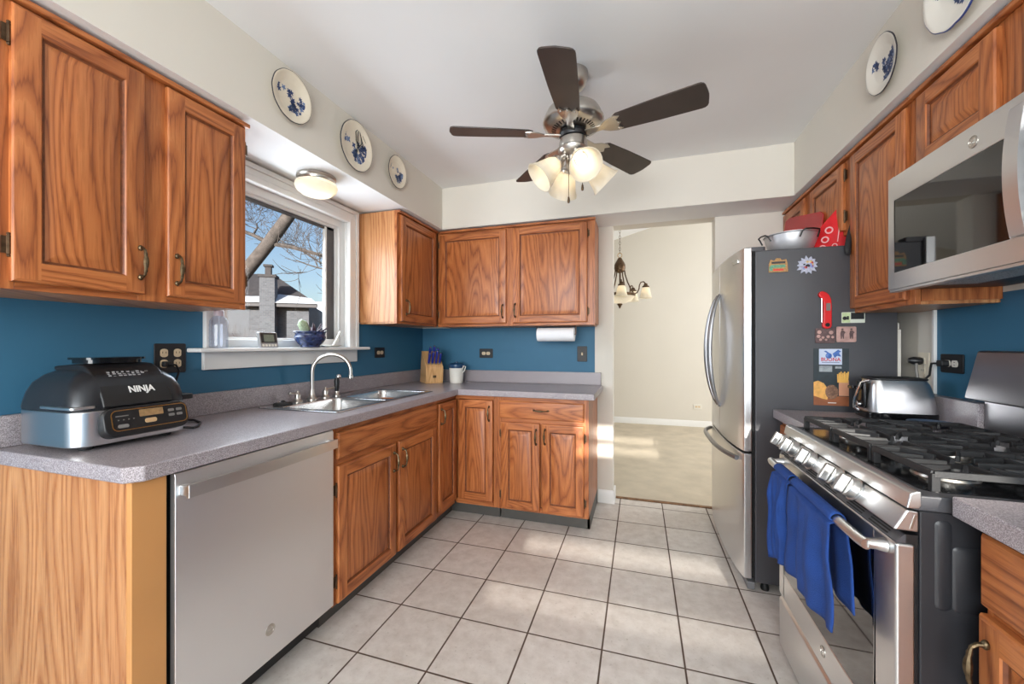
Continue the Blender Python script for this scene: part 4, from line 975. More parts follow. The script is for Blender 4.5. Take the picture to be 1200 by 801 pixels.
# ------------------------------------------------------------------ decorative plates on the soffits
M_FLOWER = plain('painted_blue_flower', srgb(44, 66, 112), 0.4, noise=0.3, scale=120)
M_FLOWER2 = plain('painted_pale_flower', srgb(104, 126, 164), 0.4, noise=0.2, scale=120)
M_RIM = plain('dark_plate_rim', srgb(48, 46, 54), 0.4, noise=0.1)
M_BRIM = plain('blue_plate_rim', srgb(40, 60, 120), 0.35, noise=0.1)
def plate(label, F, a, z, r, seed, kind, body, rim, group=None, tilt=0.06):
    c = Vector(F(a, z, 0.0))
    t = thing('decorative_plate', label, 'plate', c)
    ct, st = math.cos(tilt), math.sin(tilt)
    FT = lambda u, v, n: F(a + u, z + v * ct - n * st * 0, n + 0.004 + (v + r) * st)
    rr = random.Random(seed)
    wav = (lambda th: 1 + 0.005 * math.cos(12 * th)) if kind != 'wavy' else (lambda th: 1 + 0.02 * abs(math.sin(6 * th)))
    prof = [(0.55, 0.0), (0.60, 0.002), (0.90, 0.014), (0.985, 0.0175), (1.0, 0.0165), (1.0, 0.019), (0.975, 0.0205), (0.90, 0.0185), (0.64, 0.0085), (0.58, 0.0065), (0.25, 0.006), (0.001, 0.006)]
    seg = 64; mb = MB(); v = []
    for q, n in prof:
        for k in range(seg):
            th = 2 * math.pi * k / seg; s = q * r * (wav(th) if q > 0.8 else 1)
            v.append(FT(s * math.cos(th), s * math.sin(th), n * r / 0.11))
    f = []; ms = []
    for i in range(len(prof) - 1):
        mb.add(v[i * seg:(i + 2) * seg], [(k, (k + 1) % seg, seg + (k + 1) % seg, seg + k) for k in range(seg)], 1 if i in (3, 4, 5) else 0, True)
    mb.add(v[:seg], [tuple(reversed(range(seg)))], 0)
    mb.build('dish', [body, rim], t, sharp=50)
    hn = lambda q: (0.0066 + max(0, (q - 0.58)) / 0.42 * 0.0125) * r / 0.11
    def blob(mb, u, w, s, m, petals=5, rot=0.0):
        n = 20; ps = []
        for k in range(n):
            th = 2 * math.pi * k / n; q = s * (0.72 + 0.28 * math.cos(petals * (th + rot)))
            x, y = u + q * math.cos(th), w + q * math.sin(th)
            ps.append(FT(x, y, hn(math.hypot(x, y) / r) + 0.0006))
        mb.add(ps, [tuple(range(n))], m)
    for (cu, cw, n, spread) in ((0.22, -0.30, 22, 0.34), (-0.62, 0.22, 8, 0.26), (0.60, 0.02, 10, 0.24), (0.05, 0.12, 3, 0.2)):
        mb = MB()
        for i in range(n):
            th = rr.uniform(0, 6.28); q = spread * math.sqrt(rr.random())
            blob(mb, r * (cu + q * math.cos(th)), r * (cw + q * math.sin(th) * 0.8), r * rr.uniform(0.08, 0.15), rr.choice((0, 0, 0, 1)), rr.choice((4, 5, 6)), rr.random())
        mb.build('flower_cluster', [M_FLOWER, M_FLOWER2, M_RIM], t, merge=False, recalc=False)
    mb = MB()
    for i in range(16):
        th = 2 * math.pi * i / 16 + 0.1
        if kind == 'wavy' or 0.5 < (th % 6.28) < 2.7: blob(mb, r * 0.83 * math.cos(th), r * 0.83 * math.sin(th), r * 0.075, 2 if kind != 'wavy' else 1, 2, -th)
    for i in range(8):
        th = rr.uniform(0, 6.28); q = rr.uniform(0.5, 0.8); blob(mb, r * (0.35 + 0.3 * math.cos(th)), r * (-0.45 + 0.2 * math.sin(th)), r * 0.03, 1, 3)
    mb.build('painted_border', [M_FLOWER, M_FLOWER2, M_RIM], t, merge=False, recalc=False)
    if kind == 'bow':
        mb = MB(); Pn = lambda u, w, n=0.012: FT(u * r, w * r, n)
        mb.tube([Pn(0.12, 0.84), Pn(0.10, 0.5), Pn(0.10, 0.1), Pn(0.08, -0.2)], 0.0022, 6)
        mb.tube([Pn(0.12, 0.82), Pn(-0.05, 0.6), Pn(0.0, 0.25), Pn(0.22, 0.1), Pn(0.36, 0.3), Pn(0.25, 0.6), Pn(0.12, 0.8)], 0.0022, 6)
        mb.tube([Pn(0.14, 0.82), Pn(0.4, 0.6), Pn(0.72, 0.3), Pn(0.66, 0.12), Pn(0.46, 0.2), Pn(0.3, 0.5), Pn(0.14, 0.8)], 0.0022, 6)
        mb.tube([Pn(0.12, 0.84), Pn(0.5, 0.55), Pn(0.8, 0.2)], 0.0018, 6)
        mb.build('ribbon_bow', M_BLACK, t, merge=False)
    mb = MB(); mb.tube([FT(0, r * 0.96, 0.016 * r / 0.11), FT(0, r * 1.07, 0.008), F(a, z + r * 1.10, 0.004)], 0.0016, 6); mb.ball(F(a, z + r * 1.10, 0.003), 0.004, seg=8, rings=5)
    mb.build('hanger_wire', M_BRASS, t, merge=False)
    return t
FSL = FL(-1.50); FSR = FR(0.91)
plate('cream plate with blue flowers on the left soffit, nearest of three, above the cabinet end', FSL, 1.405, 2.331, 0.108, 5, 'plain', M_CREAM, M_RIM)
plate('oval-looking cream plate with a black ribbon bow on the left soffit above the dome light', FSL, 1.827, 2.310, 0.130, 8, 'bow', M_CREAM, M_RIM)
plate('small cream plate with blue flowers on the left soffit, nearest the back corner', FSL, 2.222, 2.333, 0.100, 11, 'plain', M_CREAM, M_RIM)
plate('white plate with blue flowers on the right soffit above the tall narrow cabinet', FSR, -1.896, 2.304, 0.105, 14, 'plain', M_CERAM, M_RIM)
plate('wavy white plate with blue rim cut by the top edge above the microwave', FSR, -1.515, 2.295, 0.125, 19, 'wavy', M_CERAM, M_BRIM)

# ------------------------------------------------------------------ ceiling fan
fx, fy = -0.290, 1.84
t = thing('ceiling_fan', 'ceiling fan with five dark blades and four lit bell shades', 'ceiling fan', (fx, fy, ZC))
Z = lambda z: (fx, fy, z)
MB().lathe([(0.066, ZC - 0.0004), (0.066, ZC - 0.025), (0.058, ZC - 0.055), (0.040, ZC - 0.075), (0.024, ZC - 0.082)], Z(0), seg=32).build('canopy', M_NICKEL, t)
MB().lathe([(0.0125, ZC - 0.0825), (0.0125, 2.345), (0.03, 2.3449), (0.034, 2.325)], Z(0), seg=20).build('downrod', M_NICKEL, t)
MB().lathe([(0.036, 2.3248), (0.080, 2.318), (0.117, 2.300), (0.128, 2.280), (0.131, 2.262), (0.138, 2.258), (0.140, 2.245), (0.136, 2.236), (0.116, 2.222), (0.070, 2.210), (0.05, 2.2085)], Z(0), seg=44).build('motor_housing', M_NICKEL, t)
mb = MB()
for k in range(36):
    a = 2 * math.pi * k / 36; ca, sa = math.cos(a), math.sin(a)
    q = lambda rr_, tt, z: (fx + ca * rr_ - sa * tt, fy + sa * rr_ + ca * tt, z)
    mb.add([q(0.080, -0.003, 2.2115), q(0.108, -0.004, 2.2205), q(0.108, 0.004, 2.2205), q(0.080, 0.003, 2.2115)], [(0, 1, 2, 3)])
mb.build('cooling_slots', M_DARK, t, merge=False, recalc=False)
MB().lathe([(0.046, 2.208), (0.062, 2.204), (0.066, 2.190), (0.060, 2.176), (0.046, 2.172)], Z(0), seg=32).build('flywheel', M_BLACK, t)
MB().lathe([(0.040, 2.1718), (0.062, 2.168), (0.065, 2.150), (0.065, 2.130), (0.070, 2.124), (0.068, 2.112), (0.055, 2.098), (0.036, 2.088), (0.034, 2.066), (0.028, 2.058), (0, 2.056)], Z(0), seg=36).build('switch_housing', M_NICKEL, t)
for k in range(5):
    az = R(-87 + 72 * k); ca, sa = math.cos(az), math.sin(az); pit = R(-12)
    bz = 2.192
    def B(rad, tt, n, ca=ca, sa=sa): 
        y = tt * math.cos(pit) - n * math.sin(pit); z = tt * math.sin(pit) + n * math.cos(pit)
        return (fx + ca * rad - sa * y, fy + sa * rad + ca * y, bz + z)
    out = [(0.200, -0.046), (0.185, -0.030), (0.185, 0.030), (0.200, 0.046)]
    tipn = 8
    poly = [(0.19, 0.036), (0.178, 0.0), (0.19, -0.036), (0.21, -0.050), (0.36, -0.060), (0.532, -0.066)]
    poly += [(0.537 + 0.022 * math.sin(R(q)), -0.044 - 0.022 * math.cos(R(q))) for q in (20, 50, 80)] + [(0.563, -0.02), (0.565, 0.0), (0.563, 0.02)]
    poly += [(0.537 + 0.022 * math.sin(R(q)), 0.044 + 0.022 * math.cos(R(q))) for q in (80, 50, 20)] + [(0.532, 0.066), (0.36, 0.060), (0.21, 0.050)]
    bl = MB().prism([(a, b) for a, b in poly], lambda a, b, c: B(a, b, c), -0.003, 0.003).build('blade', M_BLADE, t, bevel=0.0015)
    mb = MB(); mb.prism([(0.06, -0.016), (0.135, -0.014), (0.165, -0.034), (0.20, -0.044), (0.225, -0.036), (0.205, -0.018), (0.222, 0.0), (0.205, 0.018), (0.225, 0.036), (0.20, 0.044), (0.165, 0.034), (0.135, 0.014), (0.06, 0.016)], lambda a, b, c: B(a, b, c), -0.0085, -0.0035)
    for (sr, stt) in ((0.205, -0.03), (0.205, 0.03), (0.212, 0.0)): mb.ball(B(sr, stt, -0.0085), 0.005, seg=8, rings=5)
    mb.build('blade_iron', M_NICKEL, bl, bevel=0.0015, merge=False)
def bell(parent, top, ax, ln, r0, r1, mat, bulb, name='shade', socket=M_NICKEL, bulb_r=0.024):
    """bell glass hanging from top along axis ax, with socket and bulb"""
    ax = Vector(ax).normalized(); top = Vector(top)
    MB().lathe([(0.012, -0.024), (0.017, -0.02), (0.021, -0.004), (r0 + 0.004, 0.004), (r0 + 0.005, 0.014), (r0 + 0.001, 0.018)], top, ax, 18).build('lamp_socket', socket, parent)
    pr = [(r0, 0.006), (r0 * 1.05, 0.018), (r0 + (r1 - r0) * 0.30, ln * 0.28), (r0 + (r1 - r0) * 0.52, ln * 0.55), (r0 + (r1 - r0) * 0.68, ln * 0.76), (r0 + (r1 - r0) * 0.88, ln * 0.92), (r1, ln)]
    inn = [(r - 0.0035, h) for r, h in reversed(pr)]
    sh = MB().lathe(pr + inn, top, ax, 28, cap=False).build(name, mat, parent)
    MB().ball(top + ax * (ln * 0.42), bulb_r, seg=14, rings=9).build('bulb', bulb, sh)
for k in range(4):
    az = R(-62 + 90 * k); el = R(-42)
    d = Vector((math.cos(az) * math.cos(el), math.sin(az) * math.cos(el), math.sin(el)))
    p0 = Vector((fx, fy, 2.092)) + Vector((math.cos(az), math.sin(az), 0)) * 0.040
    MB().tube([p0 - Vector((math.cos(az), math.sin(az), 0)) * 0.012 + V(0, 0, 0.012), p0, p0 + d * 0.022], [0.013, 0.014, 0.013], 12).build('lamp_arm', M_NICKEL, t)
    bell(t, p0 + d * 0.034, d, 0.130, 0.028, 0.073, M_SHADE, M_BULB)
for (ox, oy, ln) in ((-0.015, -0.035, 0.19), (0.045, -0.02, 0.135)):
    mb = MB(); zt = 2.09; mb.tube([(fx + ox, fy + oy, zt), (fx + ox, fy + oy, zt - ln)], 0.0016, 6)
    ch = mb.build('pull_chain', M_BRASS, t)
    MB().lathe([(0.001, 0), (0.004, -0.006), (0.0065, -0.022), (0.005, -0.030), (0, -0.033)], (fx + ox, fy + oy, zt - ln), seg=12).build('chain_fob', M_BRONZE, ch)

# ------------------------------------------------------------------ chandelier in the dining room
hx, hy = -0.195, 4.34
zceil = zc0 + (hx + 0.4) * sl
t = thing('chandelier', 'bronze chandelier with glass bowl and bell shades hanging in the dining room', 'chandelier', (hx, hy, zceil + 0.0))
mb = MB(); zz = 2.20; i = 0
while zz < zceil - 0.02:
    n = 10; ps = []
    for k in range(n + 1):
        th = 2 * math.pi * k / n; u, w_ = 0.007 * math.cos(th), 0.019 * math.sin(th)
        ps.append((hx + (u if i % 2 else 0), hy + (0 if i % 2 else u), zz + w_))
    mb.tube(ps, 0.002, 5, cap=False); zz += 0.031; i += 1
mb.build('chain', M_BRONZE, t, merge=False)
MB().lathe([(0.055, zceil + 0.012), (0.055, zceil - 0.02), (0.02, zceil - 0.045), (0.0, zceil - 0.046)], (hx, hy, 0), seg=20).build('canopy', M_BRONZE, t)
mb = MB(); ps = [(hx + 0.022 * math.cos(2 * math.pi * k / 16), hy, 2.165 + 0.024 * math.sin(2 * math.pi * k / 16)) for k in range(17)]
mb.tube(ps, 0.0035, 6, cap=False); mb.build('hook_ring', M_GOLD, t)
MB().lathe([(0.006, 2.143), (0.02, 2.135), (0.03, 2.115), (0.045, 2.09), (0.056, 2.065), (0.058, 2.03), (0.050, 2.0), (0.028, 1.985), (0.012, 1.98)], (hx, hy, 0), seg=24).build('crown', M_BRONZE, t)
MB().lathe([(0.148, 1.735), (0.158, 1.742), (0.160, 1.757), (0.152, 1.765), (0.143, 1.757), (0.143, 1.741), (0.148, 1.735)], (hx, hy, 0), seg=32, cap=False).build('band', M_BRONZE, t)
MB().lathe([(0.146, 1.738), (0.140, 1.715), (0.115, 1.688), (0.075, 1.670), (0.02, 1.662), (0, 1.661)], (hx, hy, 0), seg=32, cap=False).build('glass_bowl', M_SHADE, t)
MB().lathe([(0.026, 1.66), (0.028, 1.65), (0.018, 1.640), (0.012, 1.625), (0.006, 1.612), (0, 1.608)], (hx, hy, 0), seg=16).build('finial', M_BRONZE, t)
for k in range(3): MB().ball((hx + 0.07 * math.cos(k * 2.1), hy + 0.07 * math.sin(k * 2.1), 1.73), 0.02, seg=10, rings=6).build('bulb', M_BULB, t)
MB().tube([(hx, hy, 1.985), (hx, hy, 1.66)], 0.007, 8).build('centre_rod', M_BRONZE, t)
for k in range(5):
    a = R(-12 + 72 * k); ca, sa = math.cos(a), math.sin(a)
    q = lambda r_, z, ca=ca, sa=sa: (hx + ca * r_, hy + sa * r_, z)
    MB().tube([q(0.045, 2.03), q(0.055, 1.96), q(0.080, 1.88), q(0.115, 1.80), q(0.150, 1.752)], 0.0065, 8).build('side_rod', M_BRONZE, t)
    MB().tube([q(0.152, 1.755), q(0.178, 1.765), q(0.195, 1.80), q(0.200, 1.84), q(0.215, 1.868), q(0.24, 1.872), q(0.258, 1.852), q(0.262, 1.835)], 0.0065, 8).build('arm', M_BRONZE, t)
    bell(t, q(0.262, 1.828), (0, 0, -1), 0.125, 0.030, 0.062, M_SHADE, M_BULB, socket=M_BRONZE, bulb_r=0.02)

# ------------------------------------------------------------------ refrigerator
t = thing('refrigerator', 'stainless french door refrigerator with dark grey sides and a freezer drawer', 'refrigerator', (0.82, 2.713, 0))
fy0, fy1, fzt = 2.262, 3.165, 1.712
MB().box(0.548, 1.12, fy0 + 0.002, fy1 - 0.002, 0.045, 1.695).build('cabinet_body', M_CHAR, t, bevel=0.006)
MB().box(0.535, 0.56, fy0 + 0.02, fy1 - 0.02, 0.06, 1.69).build('door_gasket', M_DARK, t)
front = [(fy0, 0.500), (2.285, 0.493), (2.345, 0.483), (2.42, 0.4755), (2.50, 0.470), (2.60, 0.467), (2.713, 0.466), (2.83, 0.467), (2.93, 0.471), (3.01, 0.4765), (3.085, 0.484), (3.145, 0.493), (fy1, 0.500)]
def front_x(y):
    for (a, x), (b, x2) in zip(front, front[1:]):
        if a <= y <= b: return x + (x2 - x) * (y - a) / (b - a)
def fdoor(name, ya, yb, z0, z1):
    pts = [(front_x(ya), ya)] + [(x, y) for y, x in front if ya < y < yb] + [(front_x(yb), yb)]
    poly = [(0.534, ya), *[(x, y) for x, y in pts], (0.534, yb)]
    mb = MB(); mb.prism(list(reversed(poly)), lambda x, y, z: (x, y, z), z0, z1)
    return mb.build(name, M_STEELV, t, bevel=0.004, sharp=25)
fd = [fdoor('door', fy0, 2.7105, 0.695, fzt), fdoor('door', 2.7155, fy1, 0.695, fzt)]
fz = fdoor('freezer_drawer', fy0, fy1, 0.062, 0.684)
for d_, yh in ((fd[0], 2.655), (fd[1], 2.772)):
    mb = MB(); pts = []; n = 20
    for i in range(n + 1):
        s = -1 + 2 * i / n; b = 0.062 * (1 - s * s) ** 0.75
        pts.append((0.463 - b, yh + (0.03 if yh < 2.7 else -0.03) * (s * s) ** 1.5, 1.195 + 0.335 * s))
    mb.tube(pts, [0.009 + 0.006 * (1 - (-1 + 2 * i / n) ** 2) for i in range(n + 1)], 10)
    mb.build('handle', M_DNICK, d_)
mb = MB(); pts = []; n = 20
for i in range(n + 1):
    s = -1 + 2 * i / n; pts.append((0.474 - 0.068 * (1 - abs(s) ** 3.0) + 0.003, 2.713 + 0.40 * s, 0.648 + 0.012 * (1 - s * s)))
mb.tube(pts, 0.0125, 10); mb.build('handle', M_DNICK, fz)
FFR = lambda a, z, c: (front_x(-a) - c, -a, z)
MB().prism(rrect(-2.385, -2.318, 1.648, 1.668, 0.003, 3), lambda a, z, c: (0.4795 - c + 0.15 * (a + 2.35) * 1.0, -a, z), -0.002, 0.004).build('badge', M_CHROME, fd[0])
for yy in (fy0 + 0.05, fy1 - 0.05):
    mb = MB(); mb.prism(rrect(0.505, 0.60, yy - 0.03, yy + 0.03, 0.012, 4), FZ(0), 1.6955, 1.712 + 0.006); mb.build('hinge_cover', M_CHAR, t, bevel=0.003)
MB().box(0.515, 0.55, fy0 + 0.008, fy1 - 0.008, 0.006, 0.044).build('toe_grille', plain('grey_grille', srgb(112, 112, 114), 0.5, noise=0.05), t, bevel=0.004)
mb = MB()
for yy in (fy0 + 0.04, fy1 - 0.04):
    for xx in (0.60, 1.06): mb.lathe([(0.018, 0), (0.02, 0.01), (0.012, 0.0449)], (xx, yy, 0), seg=12)
mb.build('foot', M_BLACK, t, merge=False)

# things stuck on the refrigerator's side
FF = FB(fy0 + 0.0015)
t = thing('fridge_magnet', 'arched gold and green souvenir magnet at the upper left of the refrigerator side', 'magnet', FF(0.646, 1.58, 0))
mb = MB(); mb.prism([(0.606, 1.583), (0.688, 1.583), (0.686, 1.625), (0.680, 1.645), (0.662, 1.640), (0.655, 1.650), (0.638, 1.651), (0.630, 1.640), (0.614, 1.645), (0.607, 1.625)], FF, 0.0005, 0.006); mb.build('plaque', plain('antique_gold', srgb(168, 126, 74), 0.5, noise=0.4, scale=160), t, bevel=0.001)
mb = MB(); mb.obox(FF, 0.618, 0.676, 1.624, 1.634, 0.0061, 0.0075); mb.build('dark_panel', M_BLACK, t)
mb = MB(); mb.obox(FF, 0.614, 0.676, 1.604, 1.618, 0.0061, 0.008); mb.obox(FF, 0.608, 0.622, 1.590, 1.612, 0.0061, 0.0078); mb.build('green_panel', plain('green_enamel', srgb(88, 142, 112), 0.4, noise=0.4, scale=200), t, merge=False)
mb = MB(); mb.obox(FF, 0.625, 0.668, 1.590, 1.597, 0.0061, 0.0078); mb.build('red_panel', M_RED, t)
t = thing('fridge_magnet', 'spiky silver and white souvenir magnet at the upper middle of the refrigerator side', 'magnet', FF(0.768, 1.565, 0))
rr_ = random.Random(4); mb = MB(); ps = []
for k in range(26):
    a = 2 * math.pi * k / 26; q = 0.037 * (1 + (0.28 if k % 2 else -0.18) * rr_.uniform(0.4, 1.1)); ps.append((0.768 + q * math.cos(a) * 1.02, 1.610 + q * math.sin(a)))
mb.prism(ps, FF, 0.0005, 0.005); mb.build('plaque', plain('silver_enamel', srgb(172, 176, 194), 0.4, noise=0.3, scale=140), t)
for nm, cc, seed in (('gold_patches', srgb(200, 170, 110), 1), ('red_patches', srgb(170, 54, 60), 2), ('blue_patches', srgb(120, 134, 190), 5), ('dark_patches', srgb(34, 32, 40), 9)):
    r2 = random.Random(seed); mb = MB()
    for k in range(4):
        a = r2.uniform(0, 6.28); q = 0.022 * math.sqrt(r2.random()); mb.lathe([(r2.uniform(0.004, 0.008), 0), (0.003, 0.0015), (0, 0.002)], FF(0.768 + q * math.cos(a), 1.610 + q * math.sin(a), 0.0051), (0, -1, 0), 8)
    mb.build(nm, plain(nm, cc, 0.4, noise=0.1), t, merge=False)
# folding thermometer
t = thing('thermometer', 'red folding kitchen thermometer stuck upright on the refrigerator side', 'thermometer', FF(0.838, 1.304, 0))
body = [(0.825, 1.318), (0.829, 1.309), (0.838, 1.304), (0.850, 1.304), (0.859, 1.309), (0.862, 1.320), (0.862, 1.41), (0.860, 1.440), (0.852, 1.462), (0.840, 1.475), (0.826, 1.481), (0.816, 1.479), (0.809, 1.470), (0.811, 1.458), (0.822, 1.446), (0.829, 1.425), (0.829, 1.35)]
MB().prism(body, FF, 0.0005, 0.018).build('body', M_RED, t, bevel=0.004)
MB().prism(rrect(0.838, 0.855, 1.388, 1.424, 0.003, 3), FF, 0.0181, 0.0192).build('display', plain('grey_lcd', srgb(120, 112, 108), 0.25, noise=0.1), t)
MB().lathe([(0.0095, 0), (0.0095, 0.0012), (0.006, 0.0014), (0, 0.0004)], FF(0.844, 1.322, 0.0181), (0, -1, 0), 18).build('pivot_hole', M_DARK, t)
MB().tube([FF(0.8225, 1.455, 0.012), FF(0.8235, 1.335, 0.012)], 0.0022, 8).build('probe', M_CHROME, t)
# two photo magnets, a business card, a menu and a card on top of it
M_PINK = plain('sepia_print', srgb(178, 142, 134), 0.5, noise=0.2, scale=60); M_PINKD = plain('sepia_dark_print', srgb(88, 66, 66), 0.5, noise=0.4, scale=90)
t = thing('photo_magnet', 'pink and dark photo magnet below the thermometer, left one of the pair', 'magnet', FF(0.838, 1.232, 0))
MB().prism(rrect(0.799, 0.879, 1.236, 1.306, 0.006, 4), FF, 0.0005, 0.007).build('block', M_PINKD, t, bevel=0.002)
mb = MB()
for (a, z, q) in ((0.815, 1.288, 0.009), (0.862, 1.286, 0.009), (0.812, 1.268, 0.008), (0.83, 1.262, 0.006), (0.85, 1.266, 0.007), (0.868, 1.264, 0.006), (0.82, 1.252, 0.006), (0.842, 1.252, 0.005)): mb.lathe([(q, 0), (q * 0.9, 0.0008), (0, 0.001)], FF(a, z, 0.0071), (0, -1, 0), 12)
mb.build('printed_spots', M_PINK, t, merge=False)
t = thing('photo_magnet', 'rosy photo magnet of two standing figures, right one of the pair', 'magnet', FF(0.922, 1.238, 0))
MB().prism(rrect(0.883, 0.961, 1.240, 1.313, 0.006, 4), FF, 0.0005, 0.007).build('block', M_PINK, t, bevel=0.002)
mb = MB()
for fx_ in (0.906, 0.941):
    mb.prism([(fx_ - 0.006, 1.256), (fx_ - 0.002, 1.256), (fx_, 1.27), (fx_ + 0.002, 1.256), (fx_ + 0.006, 1.256), (fx_ + 0.007, 1.278), (fx_ + 0.012, 1.286), (fx_ + 0.005, 1.294), (fx_ - 0.005, 1.294), (fx_ - 0.008, 1.28)], FF, 0.0071, 0.0078)
    mb.lathe([(0.005, 0), (0, 0.0008)], FF(fx_, 1.300, 0.0071), (0, -1, 0), 10)
mb.build('printed_figures', M_PINKD, t, merge=False)
t = thing('business_card', 'pale green and white card magnet tucked below the tall cabinet corner', 'card', FF(0.948, 1.328, 0))
MB().prism(rrect(0.905, 0.995, 1.330, 1.380, 0.002, 2), FF, 0.0005, 0.0025).build('card', plain('card_white', srgb(214, 220, 206), 0.6, noise=0.05), t)
MB().obox(FF, 0.907, 0.938, 1.332, 1.378, 0.0026, 0.003).build('green_print', plain('pale_green_print', srgb(190, 206, 158), 0.6, noise=0.15, scale=90), t)
mb = MB(); mb.lathe([(0.009, 0), (0, 0.0004)], FF(0.917, 1.352, 0.0031), (0, -1, 0), 10); mb.obox(FF, 0.925, 0.933, 1.345, 1.362, 0.0031, 0.0035); mb.obox(FF, 0.941, 0.992, 1.347, 1.378, 0.0026, 0.003); mb.build('dark_print', M_BLACK, t, merge=False)
t = thing('menu_leaflet', 'tall food menu leaflet with a sandwich and fries on the refrigerator side', 'leaflet', FF(0.863, 0.938, 0))
MB().prism(rrect(0.793, 0.934, 0.940, 1.210, 0.001, 2), FF, 0.0005, 0.002).build('sheet', plain('dark_menu_print', srgb(24, 38, 44), 0.45, noise=0.35, scale=30), t)
MB().obox(FF, 0.7935, 0.9335, 0.9405, 0.985, 0.0021, 0.0024).build('printed_table', plain('menu_wood_print', srgb(150, 88, 54), 0.5, noise=0.25, scale=20), t)
mb = MB(); mb.prism([(0.7935, 0.985), (0.7935, 1.05), (0.812, 1.057), (0.835, 1.045), (0.85, 1.02), (0.852, 0.985), (0.848, 0.968), (0.83, 0.972)], FF, 0.0025, 0.0029); sw = mb.build('printed_bread', plain('bread_print', srgb(224, 166, 88), 0.5, noise=0.2, scale=50), t)
MB().prism([(0.866 + 0.026 * math.cos(2 * math.pi * k / 18), 1.005 + 0.034 * math.sin(2 * math.pi * k / 18)) for k in range(18)], FF, 0.003, 0.0034).build('printed_filling', plain('filling_print', srgb(126, 92, 72), 0.5, noise=0.6, scale=130), t)
MB().obox(FF, 0.894, 0.933, 0.988, 1.062, 0.0025, 0.0029).build('printed_carton', plain('carton_print', srgb(206, 148, 116), 0.5, noise=0.08), t)
mb = MB()
for k in range(9): a = 0.888 + k * 0.0046; mb.prism([(a, 1.05), (a + 0.005, 1.05), (a + 0.006 + 0.002 * (k % 3 - 1), 1.09 + 0.006 * (k % 3)), (a + 0.001 + 0.002 * (k % 3 - 1), 1.09 + 0.006 * (k % 3))], FF, 0.0029 + 0.0001 * k, 0.0032 + 0.0001 * k)
mb.build('printed_fries', plain('fries_print', srgb(226, 174, 84), 0.5, noise=0.1), t, merge=False)
mb = MB(); mb.obox(FF, 0.816, 0.868, 1.100, 1.128, 0.0021, 0.0024); mb.obox(FF, 0.880, 0.905, 1.116, 1.126, 0.0021, 0.0024); mb.build('printed_panels', plain('menu_grey_print', srgb(150, 156, 160), 0.5, noise=0.25, scale=90), t, merge=False)
MB().obox(FF, 0.851, 0.884, 0.952, 0.9555, 0.0025, 0.0027).build('printed_line', M_WHITE, t)
t = thing('card_magnet', 'pale blue card with red lettering holding up the menu leaflet', 'card', FF(0.862, 1.134, 0.0025))
cd = MB().prism(rrect(0.815, 0.906, 1.134, 1.2085, 0.001, 2), FF, 0.0026, 0.0045).build('card', plain('card_blue_white', srgb(196, 206, 226), 0.5, noise=0.05), t)
text_mesh('lettering', 'BUONA', 0.024, FF, 0.861, 1.158, 0.0046, plain('card_red', srgb(196, 44, 60), 0.5, noise=0.05), cd, 0.0003, bold=0.0004, sx=0.92)
MB().obox(FF, 0.826, 0.896, 1.1425, 1.1455, 0.0046, 0.005).build('small_print', plain('card_grey', srgb(110, 116, 140), 0.5, noise=0.1), cd)
mb = MB(); mb.lathe([(0.013, 0), (0.011, 0.0015), (0, 0.002)], FF(0.853, 1.176, 0.0056), (0, -1, 0), 14); mb.prism([(0.833, 1.198), (0.842, 1.200), (0.856, 1.188), (0.852, 1.183)], FF, 0.0056, 0.0066); mb.prism([(0.868, 1.186), (0.89, 1.205), (0.902, 1.196), (0.893, 1.19), (0.902, 1.172), (0.886, 1.176), (0.876, 1.166)], FF, 0.0056, 0.0066)
mb.build('blue_clip', plain('clip_blue', srgb(66, 104, 172), 0.35, noise=0.4, scale=120), t, merge=False)

# things on top of the refrigerator
TF = 1.6955
t = thing('mixing_bowl', 'metal bowl with black wire handles on top of the refrigerator', 'bowl', (0.775, 2.50, TF))
bc = (0.775, 2.50, TF + 0.001)
ALU = plain('worn_aluminium', (0.62, 0.62, 0.64), 0.5, 0.8, noise=0.12, scale=12)
pr = [(0.055, 0), (0.065, 0.004), (0.085, 0.018), (0.104, 0.045), (0.116, 0.078), (0.122, 0.108), (0.128, 0.112), (0.128, 0.115), (0.119, 0.115), (0.112, 0.08), (0.098, 0.045), (0.06, 0.008), (0, 0.006)]
MB().lathe(pr, bc, seg=40).build('basin', ALU, t)
for az in (190, -70):
    a = R(az); e1 = Vector((math.cos(a), math.sin(a), 0)); e2 = Vector((-math.sin(a), math.cos(a), 0)); c0 = Vector(bc) + V(0, 0, 0.1)
    MB().tube([c0 + e1 * 0.122 + e2 * 0.046 + V(0, 0, -0.022), c0 + e1 * 0.136 + e2 * 0.044 + V(0, 0, 0.004), c0 + e1 * 0.146 + e2 * 0.036 + V(0, 0, 0.012), c0 + e1 * 0.150 + V(0, 0, 0.014), c0 + e1 * 0.146 - e2 * 0.036 + V(0, 0, 0.012), c0 + e1 * 0.136 - e2 * 0.044 + V(0, 0, 0.004), c0 + e1 * 0.122 - e2 * 0.046 + V(0, 0, -0.022)], 0.004, 8).build('wire_handle', M_BLACK, t)
